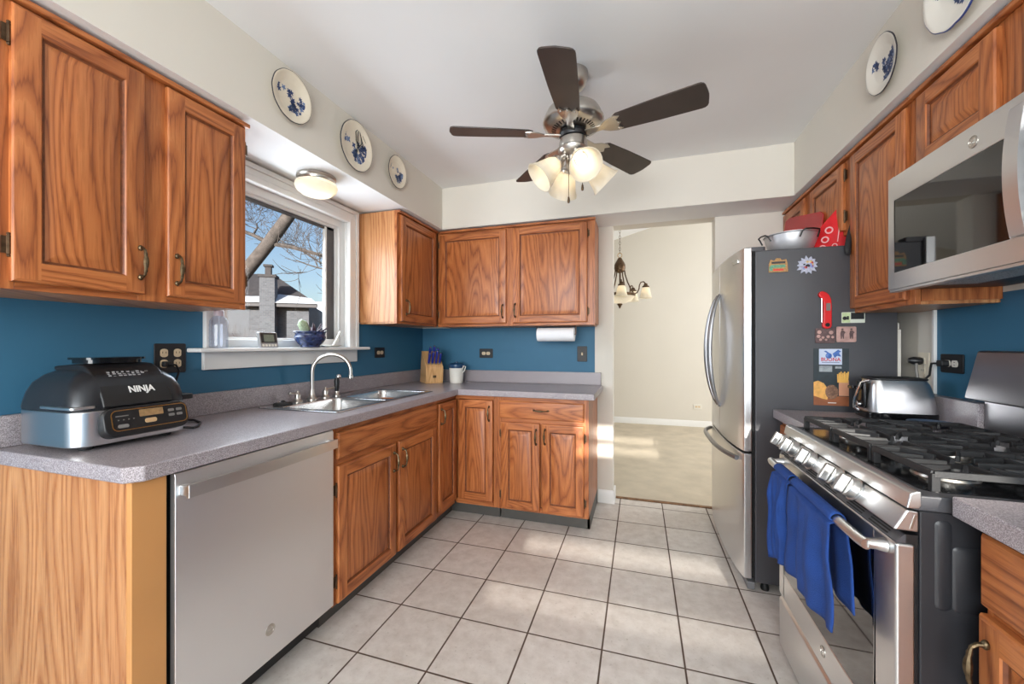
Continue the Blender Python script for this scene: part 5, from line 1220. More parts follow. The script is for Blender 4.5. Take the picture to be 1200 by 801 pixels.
# red bag standing beside the bowl
M_BAG = plain('red_fabric', srgb(214, 26, 34), 0.7, noise=0.08, scale=20, bump=0.4, bscale=30)
t = thing('shopping_bag', 'bright red bag with white print leaning behind the bowl on the refrigerator', 'bag', (0.935, 2.40, TF))
FBG = lambda u, v, n: (0.925 + u * 0.80 + n * 0.25, 2.40 + u * 0.60 * -1 + n * 0.6 + v * 0.10, TF + 0.001 + v)
mb = MB(); nu, nv = 14, 14; grid = []
for side in (0, 1):
    for j in range(nv + 1):
        for i in range(nu + 1):
            u = i / nu; v = j / nv
            top = 0.110 + 0.155 * u ** 0.9
            w0 = -0.085 + 0.02 * v
            uu = w0 + (0.135 - w0 * 0.2) * u * 0.95
            th = 0.035 * math.sin(math.pi * min(max(u, 0.02), 0.98)) * math.sin(math.pi * (0.12 + 0.86 * v)) + 0.003 * math.sin(9 * u + 6 * v)
            grid.append(FBG(uu, v * top, -th if side == 0 else th))
N1 = (nu + 1) * (nv + 1)
for side in (0, 1):
    for j in range(nv):
        for i in range(nu):
            q = [side * N1 + j * (nu + 1) + i, side * N1 + j * (nu + 1) + i + 1, side * N1 + (j + 1) * (nu + 1) + i + 1, side * N1 + (j + 1) * (nu + 1) + i]
            mb.add([grid[k] for k in q], [(0, 1, 2, 3) if side == 0 else (3, 2, 1, 0)], 0, True)
for seq in ([j * (nu + 1) for j in range(nv + 1)], [j * (nu + 1) + nu for j in range(nv + 1)], list(range(nu + 1)), [nv * (nu + 1) + i for i in range(nu + 1)]):
    for a, b in zip(seq, seq[1:]): mb.add([grid[a], grid[b], grid[N1 + b], grid[N1 + a]], [(0, 1, 2, 3)], 0, True)
mb.build('bag_body', M_BAG, t, sharp=70)
FBP = lambda a, z, c: FBG(a, z, -0.040 - c)
mb = MB()
for (a, z, q) in ((-0.012, 0.105, 0.018), (-0.03, 0.060, 0.017), (-0.042, 0.020, 0.015), (0.008, 0.022, 0.012)):
    o_ = [(a + q * math.cos(2 * math.pi * k / 20), z + q * math.sin(2 * math.pi * k / 20)) for k in range(20)]; i_ = [(a + q * 0.62 * math.cos(2 * math.pi * k / 20), z + q * 0.62 * math.sin(2 * math.pi * k / 20)) for k in range(20)]
    mb.add([FBP(*p, 0) for p in o_] + [FBP(*p, 0) for p in i_], [(k, (k + 1) % 20, 20 + (k + 1) % 20, 20 + k) for k in range(20)])
mb.add([FBP(*p, 0) for p in ((0.018, 0.04), (0.022, 0.04), (0.034, 0.125), (0.030, 0.125))], [(0, 1, 2, 3)])
mb.build('printed_rings', plain('pale_print_on_red', srgb(236, 170, 172), 0.7, noise=0.05), t, merge=False, recalc=False)
def tinted(name, col):
    m, n, p, N, L = new_mat(name); out = N['Material Output']
    tr = N.new('ShaderNodeBsdfTransparent'); tr.inputs[0].default_value = (*col, 1); p.inputs['Base Color'].default_value = (*col, 1); p.inputs['Roughness'].default_value = 0.2
    mx = N.new('ShaderNodeMixShader'); mx.inputs[0].default_value = 0.6; L.new(p.outputs[0], mx.inputs[1]); L.new(tr.outputs[0], mx.inputs[2]); L.new(mx.outputs[0], out.inputs[0]); return m
t = MB(); pl = [(2.52, TF + 0.0015), (3.12, TF + 0.0015), (3.13, 2.05), (3.10, 2.07), (2.56, 1.945), (2.52, 1.92)]
t.prism(pl, lambda y, z, c: (0.905 + c + (z - TF) * 0.09, y, z), 0, 0.006)
t = tag(t.build('cutting_sheet', tinted('translucent_red', srgb(244, 104, 104)), bevel=0.001), 'translucent red plastic sheet standing behind the metal bowl on the refrigerator', 'plastic sheet')
t = thing('oven_mitt', 'black padded mitt hanging over the edge between bag and tall cabinet', 'mitt', (0.925, 2.275, 1.62))
mb = MB(); mb.tube([(0.955, 2.283, 1.80), (0.948, 2.276, 1.765), (0.938, 2.262, 1.735), (0.928, 2.252, 1.705), (0.922, 2.248, 1.675), (0.924, 2.247, 1.655), (0.93, 2.248, 1.645)], [0.008, 0.012, 0.014, 0.013, 0.014, 0.012, 0.004], 12, flat=0.75)
mb.build('mitt_body', M_RUBBER, t)

# ------------------------------------------------------------------ over-the-range microwave
mx0, my0, my1, mz0, mz1 = 0.875, 1.075, 1.830, 1.428, 1.832
FM = FR(mx0)
t = thing('microwave', 'stainless over-the-range microwave with a dark glass door and bowed handle', 'microwave', (1.03, 1.45, mz0))
MB().box(mx0 + 0.028, XR - 0.002, my0 + 0.004, my1 - 0.004, mz0 + 0.012, mz1).build('case', M_CHAR, t, bevel=0.003)
yd = 1.235                                                        # door from yd to my1, keypad below yd
dr = MB()
ga, gb, gz0, gz1 = -1.795, -1.318, 1.487, 1.747                   # glass opening in the door (a = -y)
for q in ((-my1, ga, mz0, mz1), (gb, -yd, gz0, gz1), (ga, gb, mz0, gz0), (ga, gb, gz1, mz1), (gb, -my0, mz0, gz0), (gb, -my0, gz1, mz1)): dr.obox(FM, *q, -0.027, 0)
dr = dr.build('door', M_STEEL, t, merge=True, bevel=0.0015)
MB().prism(rrect(ga - 0.002, gb + 0.002, gz0 - 0.002, gz1 + 0.002, 0.006, 3), FM, -0.020, -0.0015).build('door_glass', M_GLASSB, dr)
mb = MB(); n = 20; pts = []
for i in range(n + 1):
    s = -1 + 2 * i / n; pts.append((mz0 + 0.212 + 0.155 * s, 0.024 + 0.014 * (1 - s * s)))
poly = pts + [(z, c - 0.012) for z, c in reversed(pts)]
mb.prism(poly, lambda z, c, a: FM(a, z, c), -1.285, -1.243)
for s in (-1, 1): zc_ = mz0 + 0.212 + 0.143 * s; mb.obox(FM, -1.280, -1.248, zc_ - 0.012, zc_ + 0.012, 0, 0.022)
mb.build('handle', M_STEELV, dr, bevel=0.003, merge=False)
ge_badge(dr, FM, -1.434, 1.785, 0.0002, 0.0165)
mb = MB(); mb.obox(FM, -yd + 0.001, -my0, gz0 + 0.001, gz1 - 0.001, -0.027, -0.001); kp = mb.build('keypad_panel', M_GLASSB, t, bevel=0.0015)
mb = MB()
for i in range(3):
    for j in range(7): mb.prism(rrect(-1.205 + i * 0.038, -1.178 + i * 0.038, 1.475 + j * 0.036, 1.494 + j * 0.036, 0.004, 3), FM, -0.0008, 0.0003)
mb.build('keys', plain('grey_key_print', srgb(84, 84, 88), 0.4, noise=0.05), kp, merge=False)
mb = MB(); mb.box(mx0 + 0.03, XR - 0.01, my0 + 0.01, my1 - 0.01, mz0, mz0 + 0.0119); mb.build('underside', M_BLACK, t)
MB().box(mx0 + 0.05, mx0 + 0.16, 1.22, 1.68, mz0 - 0.004, mz0 - 0.0002).build('grease_filter', plain('filter_mesh', (0.5, 0.5, 0.5), 0.5, 0.8, noise=0.6, scale=300), t)
MB().box(mx0 + 0.002, mx0 + 0.026, my0 + 0.004, my1 - 0.004, mz0 - 0.010, mz0 - 0.0004).build('lower_lip', M_STEEL, t, bevel=0.002)

# ------------------------------------------------------------------ gas range
ry0, ry1 = 1.092, 1.864
RX = 0.578                                                        # front plane of the body
FRG = FR(RX)
t = thing('gas_range', 'stainless gas range with black grates, five knobs and a glass oven door', 'range', (0.87, 1.48, 0))
mb = MB(); mb.box(RX, 1.165, ry0 + 0.001, ry1 - 0.001, 0.02, 0.868); mb.build('body', M_RANGE, t, bevel=0.003)
FSd = FB(ry0 + 0.001)                                            # pressed recesses on the visible side panel
for (a0, a1, z0, z1) in ((0.603, 0.632, 0.66, 0.852), (0.6325, 0.70, 0.66, 0.80), (0.603, 0.640, 0.05, 0.45)):
    o_ = rrect(a0, a1, z0, z1, 0.012, 5); i_ = rrect(a0 + 0.004, a1 - 0.004, z0 + 0.004, z1 - 0.004, 0.009, 5); n = len(o_)
    v = [FSd(a, b, 0.0002) for a, b in o_] + [FSd(a, b, 0.0028) for a, b in i_]
    mb = MB(); mb.add(v, [(i, (i + 1) % n, n + (i + 1) % n, n + i) for i in range(n)] + [tuple(range(n, 2 * n))], 0)
    mb.build('side_stamping', M_RANGE, t, merge=False)
# cooktop: black pan with a steel front rim and rounded corners
mb = MB(); pl = rrect(0.566, 1.165, ry0 - 0.0025, ry1 + 0.0025, 0.008, 4)
mb.prism(pl, FZ(0), 0.8685, 0.902); mb.build('cooktop', M_CHAR, t, bevel=0.004)
mb = MB(); mb.prism(rrect(0.60, 1.10, ry0 + 0.03, ry1 - 0.03, 0.03, 6), FZ(0), 0.9021, 0.9035); mb.build('burner_pan', M_BLACKG, t)
mb = MB(); mb.prism([(0.553, 0.872), (0.576, 0.872), (0.580, 0.880), (0.580, 0.9105), (0.572, 0.911), (0.560, 0.905)], lambda x, z, y: (x, y, z), ry0 - 0.003, ry1 + 0.003); mb.build('front_rim', M_STEEL, t, bevel=0.003, sharp=50)
# control panel leaning forward at its foot
cp = [(0.577, 0.866), (0.556, 0.868), (0.532, 0.822), (0.577, 0.820)]
mb = MB(); mb.prism(cp, lambda x, z, y: (x, y, z), ry0, ry1); panel = mb.build('control_panel', M_STEEL, t, bevel=0.004)
MB().prism([(0.560, 0.828), (0.5645, 0.828), (0.5725, 0.858), (0.568, 0.858)], lambda x, z, c: (x, ry0 - c, z), 0.0002, 0.0015).build('end_cap_rib', M_NICKEL, panel)
axk = Vector((-0.886, 0, 0.462)).normalized()
for ky in (1.836 - 0.02, 1.711, 1.558, 1.377, 1.283):
    pc = Vector((0.5435, ky, 0.8445))
    kb = MB().lathe([(0.031, 0.0), (0.031, 0.004), (0.027, 0.005), (0.0265, 0.020), (0.024, 0.023), (0, 0.0232)], pc, axk, 28).build('knob', M_KNOB, t)
    e1 = Vector((0, 1, 0)); e2 = axk.cross(e1)
    def KP(a, b, c, pc=pc, e1=e1, e2=e2): return pc + e1 * a + e2 * b + axk * c
    MB().prism(rrect(-0.0075, 0.0075, -0.0255, 0.0255, 0.006, 4), KP, 0.0234, 0.046).build('grip', M_KNOB, kb, bevel=0.003)
# oven door
MB().box(0.556, RX - 0.0005, ry0 + 0.006, ry1 - 0.006, 0.230, 0.812).build('door_gasket', M_BLACK, t)
FD = FR(0.536)
dz0, dz1 = 0.236, 0.792
ga, gb, gz0, gz1 = -(ry1 - 0.055), -(ry0 + 0.085), 0.335, 0.735
dr = MB(); A0, A1 = -ry1 + 0.001, -ry0 - 0.001
for q in ((A0, ga, dz0, dz1), (gb, A1, dz0, dz1), (ga, gb, dz0, gz0), (ga, gb, gz1, dz1)): dr.obox(FD, *q, -0.036, 0)
dr = dr.build('oven_door', M_STEEL, t, bevel=0.006, seg=3)
MB().obox(FD, ga - 0.001, gb + 0.001, gz0 - 0.001, gz1 + 0.001, -0.03, -0.0012).build('door_glass', M_GLASSB, dr)
MB().prism([(0.5555, 0.7925), (0.5555, 0.812), (0.553, 0.812), (0.5375, 0.7955), (0.5375, 0.7925)], lambda x, z, y: (x, y, z), ry0 + 0.004, ry1 - 0.004).build('vent_trim', M_CHAR, dr)
nv_ = Vector((-0.729, 0, 0.685)).normalized()
for cy in (1.80, 1.70, 1.56, 1.42, 1.28, 1.17):
    for j in range(3):
        b0 = Vector((0.5405 + 0.0048 * j, cy, 0.7987 + 0.0051 * j)); dxx = Vector((0.0013, 0, 0.0014))
        ps = [b0 + V(0, -0.04, 0) - dxx, b0 + V(0, 0.04, 0) - dxx, b0 + V(0, 0.04, 0) + dxx, b0 + V(0, -0.04, 0) + dxx]
        MB().add([p + nv_ * 0.0009 for p in ps], [(0, 1, 2, 3)]).build('vent_slot', M_DARK, dr, merge=False, recalc=False)
HX, HZ = 0.494, 0.770
mb = MB(); hy0, hy1 = ry0 + 0.035, ry1 - 0.045
mb.tube([(HX + 0.004, hy0 - 0.004, HZ), (HX, hy0 + 0.02, HZ)] + [(HX, hy0 + 0.02 + (hy1 - hy0 - 0.04) * i / 8, HZ) for i in range(1, 8)] + [(HX, hy1 - 0.02, HZ), (HX + 0.004, hy1 + 0.004, HZ)], 0.0125, 14)
for yy in (hy0 + 0.004, hy1 - 0.004): mb.tube([(0.5355, yy, HZ), (0.515, yy, HZ), (HX + 0.006, yy, HZ)], [0.016, 0.012, 0.012], 12)
mb.build('handle', M_STEEL, dr, merge=False)
ge_badge(dr, FD, -1.459, 0.288, 0.0002, 0.0165)
dw_ = MB(); dw_.prism([(0.5365, 0.215), (0.545, 0.2245), (RX - 0.001, 0.2245), (RX - 0.001, 0.03), (0.5365, 0.03)], lambda x, z, y: (x, y, z), ry0 + 0.001, ry1 - 0.001); dw_.build('storage_drawer', M_STEEL, t, bevel=0.004)
mb = MB()
for yy in (ry0 + 0.05, ry1 - 0.05):
    for xx in (0.60, 1.10): mb.lathe([(0.016, 0), (0.018, 0.008), (0.01, 0.0199)], (xx, yy, 0), seg=12)
mb.build('foot', M_BLACK, t, merge=False)
# burners
for (bx_, by_, br) in ((0.72, 1.27, 0.046), (0.72, 1.70, 0.040), (0.99, 1.27, 0.034), (0.99, 1.70, 0.038), (0.855, 1.485, 0.05)):
    b = MB().lathe([(br * 1.35, 0.9036), (br * 1.3, 0.909), (br * 1.0, 0.912), (br * 0.98, 0.922), (br * 0.9, 0.9225)], (bx_, by_, 0), seg=28).build('burner', M_NICKEL, t)
    MB().lathe([(br * 0.96, 0.9226), (br, 0.927), (br * 0.95, 0.932), (br * 0.6, 0.934), (0, 0.9345)], (bx_, by_, 0), seg=28).build('burner_cap', M_IRON, b)
# three cast-iron grates
GT = 0.950
def bar(mb, p, q, w=0.0105, h=0.015, z=GT, taper=None):
    p = Vector((*p, 0)); q = Vector((*q, 0)); d = (q - p).normalized(); nn = Vector((-d.y, d.x, 0)) * w / 2
    z1 = z if taper is None else taper
    v = [p - nn * 1.15 + V(0, 0, z - h), q - nn * 1.15 + V(0, 0, z1 - h), q + nn * 1.15 + V(0, 0, z1 - h), p + nn * 1.15 + V(0, 0, z - h), p - nn * 0.8 + V(0, 0, z), q - nn * 0.8 + V(0, 0, z1), q + nn * 0.8 + V(0, 0, z1), p + nn * 0.8 + V(0, 0, z)]
    mb.add(v, [(0, 3, 2, 1), (4, 5, 6, 7), (0, 1, 5, 4), (1, 2, 6, 5), (2, 3, 7, 6), (3, 0, 4, 7)])
gx0_, gx1_ = 0.618, 1.085
for (a, b) in ((1.118, 1.362), (1.368, 1.602), (1.608, 1.842)):
    mb = MB(); m_ = (a + b) / 2
    for yy in (a + 0.006, b - 0.006): bar(mb, (gx0_, yy), (gx1_, yy))
    bar(mb, (gx0_, a + 0.006), (gx0_, b - 0.006)); bar(mb, (gx1_, a + 0.006), (gx1_, b - 0.006)); xm = (gx0_ + gx1_) / 2
    bar(mb, (xm, a + 0.006), (xm, b - 0.006))
    for cx_ in ((gx0_ + xm) / 2, (gx1_ + xm) / 2):
        for (dx_, dy_) in ((1, 0), (-1, 0)): bar(mb, (cx_ + dx_ * 0.112, m_), (cx_ + dx_ * 0.028, m_), taper=GT - 0.002)
        for s in (-1, 1):
            bar(mb, (cx_, m_ + s * 0.112), (cx_, m_ + s * 0.028), taper=GT - 0.002)
            bar(mb, (cx_ - 0.06, m_ + s * 0.112), (cx_ - 0.022, m_ + s * 0.05), w=0.009); bar(mb, (cx_ + 0.06, m_ + s * 0.112), (cx_ + 0.022, m_ + s * 0.05), w=0.009)
    for cx_ in ((gx0_ + xm) / 2, (gx1_ + xm) / 2):
        for s in (-1, 1):
            for e_ in (-1, 1): bar(mb, (cx_ + e_ * 0.114, m_ + s * 0.058), (cx_ + e_ * 0.048, m_ + s * 0.045), w=0.009, taper=GT - 0.002)
    for xx in (gx0_ + 0.003, xm, gx1_ - 0.003):
        for yy in (a + 0.008, b - 0.008): mb.box(xx - 0.008, xx + 0.008, yy - 0.007, yy + 0.007, 0.9037, GT - 0.006)
    mb.build('grate', M_IRON, t, merge=False, bevel=0.0018)
# backguard
bg_ = [(1.166, 0.87), (1.166, 1.030), (1.114, 1.034), (1.112, 1.042), (1.148, 1.203), (1.156, 1.207), (1.188, 1.207), (1.188, 0.87)]
M_BG = brushed('smoky_steel', (0.33, 0.32, 0.33), 0.32, 'Y', 0.05)
mb = MB(); mb.prism(bg_[1:7] + [(1.188, 1.03)], lambda x, z, y: (x, y, z), ry0, ry1); bk = mb.build('backguard', M_BG, t, bevel=0.004)
MB().box(1.1665, 1.187, ry0 + 0.004, ry1 - 0.004, 0.87, 1.0295).build('backguard_riser', M_BG, t)
mb = MB(); e = Vector((0.036, 0, 0.161)).normalized(); nb = Vector((-0.976, 0, 0.218))
FBG2 = lambda a, z, c: Vector((1.130, -a, 1.122)) + e * z + nb * c
MB().prism(rrect(-1.60, -1.36, -0.05, 0.05, 0.006, 3), FBG2, 0.0004, 0.002).build('clock_display', M_GLASSB, bk)

# ------------------------------------------------------------------ dish towels over the oven handle
def towel(label, y0, y1, front_len, back_len, seed, hem=(0, 0), flare=0.0, thick=0.0035):
    rr = random.Random(seed); nu, nv = 26, 40
    R0 = 0.0125 + 0.0045
    ph = rr.uniform(0, 6)
    def P(u, s):
        """u across 0..1 (0 = far end), s along the cloth: <0 back, >0 front"""
        y = y1 + (y0 - y1) * u
        total_f = front_len + hem[0] * (1 - u) + hem[1] * u + 0.006 * math.sin(7 * u + ph)
        if s < -0.5: d = (-s - 0.5) * 2 * back_len; side = -1
        elif s > 0.5: d = (s - 0.5) * 2 * total_f; side = 1
        else: d = 0; side = 0
        if side == 0:
            a = math.pi * (0.5 - s)                          # -0.5 -> back, +0.5 -> front
            x = HX + R0 * math.cos(a) * 1.0; z = HZ + R0 * math.sin(a)
            fold = 0
        else:
            x = HX - side * R0; z = HZ - d
            k = min(1, d / 0.10)
            fold = k * (0.011 * math.sin(2 * math.pi * (1.6 * u) + ph) + 0.006 * math.sin(2 * math.pi * 3.7 * u + 2 * ph) + 0.003 * math.sin(30 * d + 5 * u))
            if side > 0: x -= 0.002 + abs(fold) * 0.2 + fold * 0.9 + 0.005 * k
            else: x += min(0.018, 0.002 + fold * 0.3 + 0.004 * k)
            y += (flare * (u - 0.5) * -1 * min(1, d / 0.25)) + 0.010 * k * math.sin(9 * d + ph)
        return Vector((x, y, z))
    ss = [-1.5 + i / nv for i in range(0, 0)]
    sl = [-1.0 + 0.5 * i / 12 for i in range(12)] + [-0.5 + i / 10 for i in range(10)] + [0.5 + 0.5 * i / 22 for i in range(23)]
    mb = MB(); g = [P(i / nu, s) for s in sl for i in range(nu + 1)]
    mb.add(g, [(j * (nu + 1) + i, j * (nu + 1) + i + 1, (j + 1) * (nu + 1) + i + 1, (j + 1) * (nu + 1) + i) for j in range(len(sl) - 1) for i in range(nu)], 0, True)
    o = mb.build('dish_towel', M_TOWEL, sharp=80)
    so = o.modifiers.new('thickness', 'SOLIDIFY'); so.thickness = thick; so.offset = 0.0
    return tag(o, label, 'towel', None)
towel('royal blue dish towel on the oven handle, the shorter one nearest the refrigerator', 1.570, 1.715, 0.302, 0.22, 3, (0.02, -0.015), 0.0)
towel('royal blue dish towel on the oven handle, the longer one with a drooping corner', 1.255, 1.548, 0.280, 0.225, 9, (0.02, 0.0), 0.05)

# ------------------------------------------------------------------ toaster and its neighbours
tx0, tx1, ty0, ty1 = 0.905, 1.149, 2.025, 2.178
t = thing('toaster', 'stainless long-slot toaster with black base on the worktop beside the refrigerator', 'toaster', ((tx0 + tx1) / 2, (ty0 + ty1) / 2, CT))
mb = MB(); mb.prism(rrect(tx0 + 0.004, tx1, ty0, ty1, 0.04, 6), FZ(CT), 0.006, 0.034, 0, True); mb.build('base', M_BLACKG, t, bevel=0.003)
mb = MB(); prev = None
for ins, z in ((0, 0.0345), (0.001, 0.06), (0.006, 0.11), (0.014, 0.150), (0.020, 0.166)):
    p_ = [(a, b, CT + z) for a, b in rrect(tx0 + 0.014 + ins * 0.6, tx1 - 0.006 - ins * 1.3, ty0 + ins, ty1 - ins, 0.038 - ins * 0.4, 6)]
    if prev:
        n = len(p_); mb.add(prev + p_, [(i, (i + 1) % n, n + (i + 1) % n, n + i) for i in range(n)], 0, True)
    prev = p_
mb.add(prev, [tuple(range(len(prev)))]); mb.build('shell', M_STEELV, t, sharp=50)
mb = MB(); mb.prism(rrect(tx0 + 0.020, tx1 - 0.028, ty0 + 0.018, ty1 - 0.018, 0.03, 6), FZ(CT), 0.1662, 0.176); tp = mb.build('top_cover', M_BLACK, t, bevel=0.004)
mb = MB()
for yy in ((ty0 + ty1) / 2 - 0.032, (ty0 + ty1) / 2 + 0.032): mb.box(tx0 + 0.05, tx1 - 0.055, yy - 0.014, yy + 0.014, CT + 0.1763, CT + 0.1775)
mb.build('slots', M_DARK, tp, merge=False)
ym_ = (ty0 + ty1) / 2
MB().prism(rrect(tx0 + 0.0, tx0 + 0.013, ym_ - 0.03, ym_ + 0.03, 0.005, 3), FZ(CT), 0.045, 0.155).build('end_plate', M_BLACKG, t, bevel=0.003)
MB().box(tx0 - 0.035, tx0 - 0.0002, ym_ - 0.022, ym_ + 0.022, CT + 0.125, CT + 0.138).build('lever', M_BLACKG, t, bevel=0.004)
mb = MB(); mb.tube([(tx0 + 0.012, ty0 + 0.025, CT + 0.165), (tx0 - 0.012, ty0 + 0.035, CT + 0.155), (tx0 - 0.03, ty0 + 0.04, CT + 0.09), (tx0 - 0.034, ty0 + 0.04, CT + 0.05), (tx0 - 0.02, ty0 + 0.04, CT + 0.04)], 0.006, 8); mb.build('chrome_bow', M_CHROME, t)
MB().lathe([(0.013, 0), (0.013, 0.010), (0.010, 0.013), (0, 0.0135)], (tx0 - 0.0002, ym_, CT + 0.06), (-1, 0, 0), 18).build('dial', M_CHROME, t)
mb = MB()
mb.lathe([(0.0, 0.0), (0.045, 0.001), (0.063, 0.010), (0.070, 0.016), (0.069, 0.018), (0.061, 0.013), (0.045, 0.004), (0, 0.003)], (1.065, 1.948, CT + 0.0004), seg=40)
tag(mb.build('saucer', plain('slate_blue_glaze', srgb(78, 92, 112), 0.3, noise=0.08, scale=30)), 'shallow slate blue dish on the worktop in front of the toaster', 'dish')
# pale trim strips in the gap beside the refrigerator
mb = MB(); mb.box(XR - 0.012, XR - 0.0005, 2.1585, 2.170, 1.02, 1.41); struct(mb.build('trim_strip', M_WHITE))
t = MB(); t.box(1.128, 1.150, 2.30, 2.345, 0.0, 1.30); t.box(1.132, 1.146, 2.305, 2.34, 1.30, 1.33)
tag(t.build('broom_pole', M_CERAM, bevel=0.004, merge=False), 'pale flat pole standing in the gap behind the refrigerator', 'pole')

# ------------------------------------------------------------------ what the window shows: snowy yard, brick house, bare trees
M_GROUND = plain('winter_ground', srgb(120, 112, 100), 0.95, noise=0.4, scale=0.6)
struct(MB().box(-70, -2.3, -40, 80, -0.6, -0.5).build('ground', M_GROUND))
def brick():
    m, n, p, N, L = new_mat('grey_brick')
    tc = N.new('ShaderNodeTexCoord'); mp = N.new('ShaderNodeMapping'); mp.inputs['Rotation'].default_value = (R(90), 0, 0)
    b = N.new('ShaderNodeTexBrick'); b.inputs['Color1'].default_value = (*srgb(102, 104, 110), 1); b.inputs['Color2'].default_value = (*srgb(88, 90, 96), 1); b.inputs['Mortar'].default_value = (*srgb(118, 114, 114), 1)
    b.inputs['Scale'].default_value = 4.0; b.inputs['Mortar Size'].default_value = 0.012
    L.new(tc.outputs['Object'], mp.inputs[0]); L.new(mp.outputs[0], b.inputs['Vector']); L.new(b.outputs['Color'], p.inputs['Base Color']); p.inputs['Roughness'].default_value = 0.9
    return m
M_BRICK = brick()
M_ROOF = plain('dark_shingles', srgb(70, 66, 67), 0.9, noise=0.2, scale=6)
M_SNOW = plain('snow', srgb(206, 210, 218), 0.8, noise=0.03, scale=3)
cyw, syw = math.cos(0.30795), math.sin(0.30795)
def at(u, v, d):
    r = (u - 600) / 469.3; return Vector(((cyw * r - syw) * d, (syw * r + cyw) * d, CAM_H + (404.1 - v) / 469.3 * d))
hd = 15.0
hA, hB = at(255, 352, hd), at(362, 356, hd + 1.0)
e1 = (Vector((hB.x, hB.y, 0)) - Vector((hA.x, hA.y, 0))); LW = e1.length; e1.normalize(); e2 = Vector((-e1.y, e1.x, 0)); 
if e2.dot(Vector((hA.x, hA.y, 0))) < 0: e2 = -e2
zE = hA.z
t = thing('house', 'grey brick neighbouring house with a chimney and a snowy roof edge beyond the window', 'house', (hA.x, hA.y, -0.5))
FH = lambda a, z, c: (hA.x + e1.x * a + e2.x * c, hA.y + e1.y * a + e2.y * c, z)
MB().prism([(0, -0.5), (LW, -0.5), (LW, zE), (0, zE)], FH, 0, 7).build('wall', M_BRICK, t)
mb = MB(); mb.prism([(-0.4, zE - 0.05), (LW + 0.35, zE - 0.05), (LW - 1.6, zE + 1.35), (0, zE + 1.35)], lambda a, z, c: FH(a, z, -0.35 + (z - zE) * 1.6 + c), 0, 0.12)
mb.build('roof', M_ROOF, t)
mb = MB(); mb.prism([(-0.4, zE - 0.06), (LW + 0.36, zE - 0.06), (LW + 0.1, zE + 0.20), (LW * 0.66, zE + 0.34), (LW * 0.5, zE + 0.22), (-0.4, zE + 0.14)], lambda a, z, c: FH(a, z, -0.40 + (z - zE) * 1.6 + c), 0, 0.06)
mb.build('snow_edge', M_SNOW, t)
MB().obox(FH, -0.4, LW + 0.35, zE - 0.2, zE - 0.06, -0.42, -0.28).build('gutter', plain('dark_gutter', srgb(84, 80, 82), 0.6, noise=0.05), t)
c0 = at(305.5, 325, hd + 0.2); c1 = at(322, 325, hd + 0.2); ca0 = (Vector((c0.x, c0.y, 0)) - Vector((hA.x, hA.y, 0))).dot(e1); ca1 = (Vector((c1.x, c1.y, 0)) - Vector((hA.x, hA.y, 0))).dot(e1)
ch = MB().obox(FH, ca0, ca1, -0.5, c0.z, -0.5, -0.001).build('chimney', M_BRICK, t)
cm = (ca0 + ca1) / 2; mb = MB(); mb.obox(FH, ca0 - 0.05, ca1 + 0.05, c0.z + 0.001, c0.z + 0.1, -0.55, 0.05); mb.obox(FH, cm - 0.1, cm + 0.1, c0.z + 0.1, c0.z + 0.42, -0.35, -0.15); mb.obox(FH, cm - 0.15, cm + 0.15, c0.z + 0.42, c0.z + 0.5, -0.4, -0.1)
mb.build('chimney_cap', M_ROOF, ch, merge=False)
# farther shed with snow on its roof
sA, sB = at(362, 385, 24), at(400, 385, 24)
t = thing('shed', 'low dark shed with snow on the roof beyond the brick house', 'shed', (sA.x, sA.y, -0.5))
u1 = (sB - sA); u1.z = 0; SL = u1.length; u1.normalize(); u2 = Vector((-u1.y, u1.x, 0))
if u2.dot(Vector((sA.x, sA.y, 0))) < 0: u2 = -u2
FSH = lambda a, z, c: (sA.x + u1.x * a + u2.x * c, sA.y + u1.y * a + u2.y * c, z)
MB().obox(FSH, -0.6, SL + 1, -0.5, 2.6, 0, 4).build('wall', plain('weathered_boards', srgb(84, 78, 79), 0.9, noise=0.2, scale=4), t)
MB().prism([(-0.3, 2.6), (0.8, 3.9), (1.2, 3.9), (4.3, 2.6)], lambda c, z, a: FSH(a, z, c), -0.9, SL + 1.3).build('roof', M_SNOW, t)
# trees
M_BARK = plain('grey_bark', srgb(92, 84, 80), 0.95, noise=0.35, scale=14, bump=0.8, bscale=40)
def grow(mb, p, d, ln, r, depth, rr, up=0.12, minr=0.0035):
    n = 4; pts = [p]; rs = [r]
    for i in range(n):
        d = (d + Vector((rr.uniform(-1, 1), rr.uniform(-1, 1), rr.uniform(-1, 1))) * 0.16 + V(0, 0, up * 0.3)).normalized()
        pts.append(pts[-1] + d * ln / n); rs.append(r * (1 - 0.42 * (i + 1) / n))
    mb.tube(pts, rs, 7 if r > 0.04 else (5 if r > 0.012 else 4), cap=False)
    if depth == 0: return
    for k in range(3 if depth > 1 else 4):
        j = rr.choice((1, 2, 3, 4)) if k else 4
        ax = Vector((rr.uniform(-1, 1), rr.uniform(-1, 1), rr.uniform(-0.5, 1))).normalized()
        nd = (d * 0.75 + ax * 0.75).normalized()
        grow(mb, pts[j], nd, ln * rr.uniform(0.58, 0.82), max(minr, rs[j] * rr.uniform(0.45, 0.68)), depth - 1, rr, up, minr)
def tree(label, base, path, r0, r1, depth, seed, limbs, group=None, minr=0.004, br=0.045):
    t = thing('bare_tree', label, 'tree', base, group)
    rr = random.Random(seed); mb = MB(); n = len(path)
    mb.tube(path, [r0 + (r1 - r0) * i / (n - 1) for i in range(n)], 12); mb.build('trunk', M_BARK, t)
    mb = MB()
    for (i, d, ln) in limbs: grow(mb, Vector(path[i]), Vector(d).normalized(), ln, br, depth, rr, 0.12, minr)
    mb.build('branches', M_BARK, t, merge=False, recalc=False)
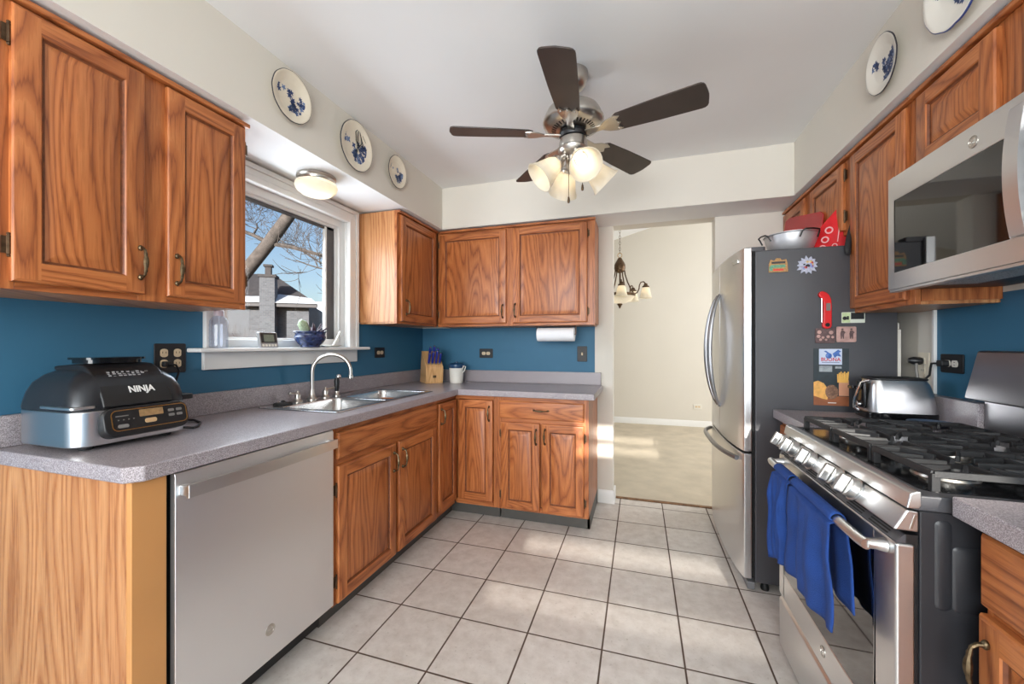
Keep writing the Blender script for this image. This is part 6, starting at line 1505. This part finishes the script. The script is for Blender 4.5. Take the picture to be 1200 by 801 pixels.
T = [Vector((-6.75, 3.95, -0.55)), Vector((-6.55, 4.05, 0.6)), Vector((-6.2, 4.25, 1.5)), at(285, 322, 6), at(315, 285, 6), at(345, 244, 6), at(368, 200, 6), at(385, 150, 6)]
rt = Vector((cyw, syw, 0)); fw = Vector((-syw, cyw, 0)); up_ = Vector((0, 0, 1))
tree('big bare tree with a leaning trunk close outside the window', T[0], T, 0.115, 0.072, 5, 3,
     [(4, rt * 1.0 - up_ * 0.15, 1.4), (5, rt - up_ * 0.1 + fw * 0.3, 1.6), (6, rt * 1 - up_ * 0.3, 1.5), (5, -rt * 0.8 + up_ * 0.7, 1.3), (4, -rt + up_ * 0.3, 1.1), (6, -rt + up_ * 0.2, 1.2), (7, up_ * 0.2 + rt, 1.6), (3, -rt * 0.9 + up_ * 0.5, 0.9), (6, rt * 0.6 - fw * 0.6 - up_ * 0.2, 1.2)], br=0.032)
B = at(400, 452, 13)
tree('smaller bare tree with fine hanging twigs right of the chimney', (B.x, B.y, -0.55), [Vector((B.x, B.y, -0.55)), at(402, 380, 13), at(398, 320, 13), at(394, 250, 13), at(390, 190, 13)], 0.12, 0.05, 5, 12,
     [(2, -rt + up_ * 0.5, 1.5), (3, -rt + up_ * 0.1, 1.6), (4, -rt * 0.8 - up_ * 0.1, 1.5), (2, -rt * 0.7 - fw * 0.3 + up_ * 0.3, 1.3), (3, rt * 0.4 + up_ * 0.6, 1.3), (4, -rt + up_ * 0.5, 1.4)], br=0.03, minr=0.005)
# brushy hedge of bare twigs in front of the house
M_TWIG = plain('twig_brown', srgb(98, 88, 82), 0.95, noise=0.3, scale=8)
def shrub(label, u, d, w, h, seed, n=260, group=None):
    rr = random.Random(seed); c = at(u, 404, d); c.z = -0.55; mb = MB()
    for k in range(n):
        o = rt * rr.uniform(-w, w) + fw * rr.uniform(-0.4, 0.4); p = c + o
        q = p + V(0, 0, h * rr.uniform(0.45, 1.0)) + rt * rr.uniform(-0.5, 0.5) + fw * rr.uniform(-0.3, 0.3)
        m_ = (p + q) / 2 + rt * rr.uniform(-0.15, 0.15)
        mb.tube([p, m_, q], [0.010, 0.008, 0.003], 4, cap=False)
        for j in range(3):
            s = m_ + (q - m_) * rr.uniform(0, 0.8); mb.tube([s, s + V(rr.uniform(-0.25, 0.25), rr.uniform(-0.25, 0.25), rr.uniform(0.05, 0.3))], [0.005, 0.002], 3, cap=False)
    o = mb.build('bare_shrub', M_TWIG, merge=False, recalc=False)
    return tag(o, label, 'shrub', group)
shrub('twiggy bare shrub in front of the brick house, left of the chimney', 262, 9.5, 0.45, 2.3, 5)
shrub('twiggy bare shrub in front of the brick house, right of the chimney', 336, 9.6, 0.45, 2.0, 6)
shrub('twiggy bare shrub at the right edge of the window view before the shed', 394, 10, 0.4, 2.3, 8)
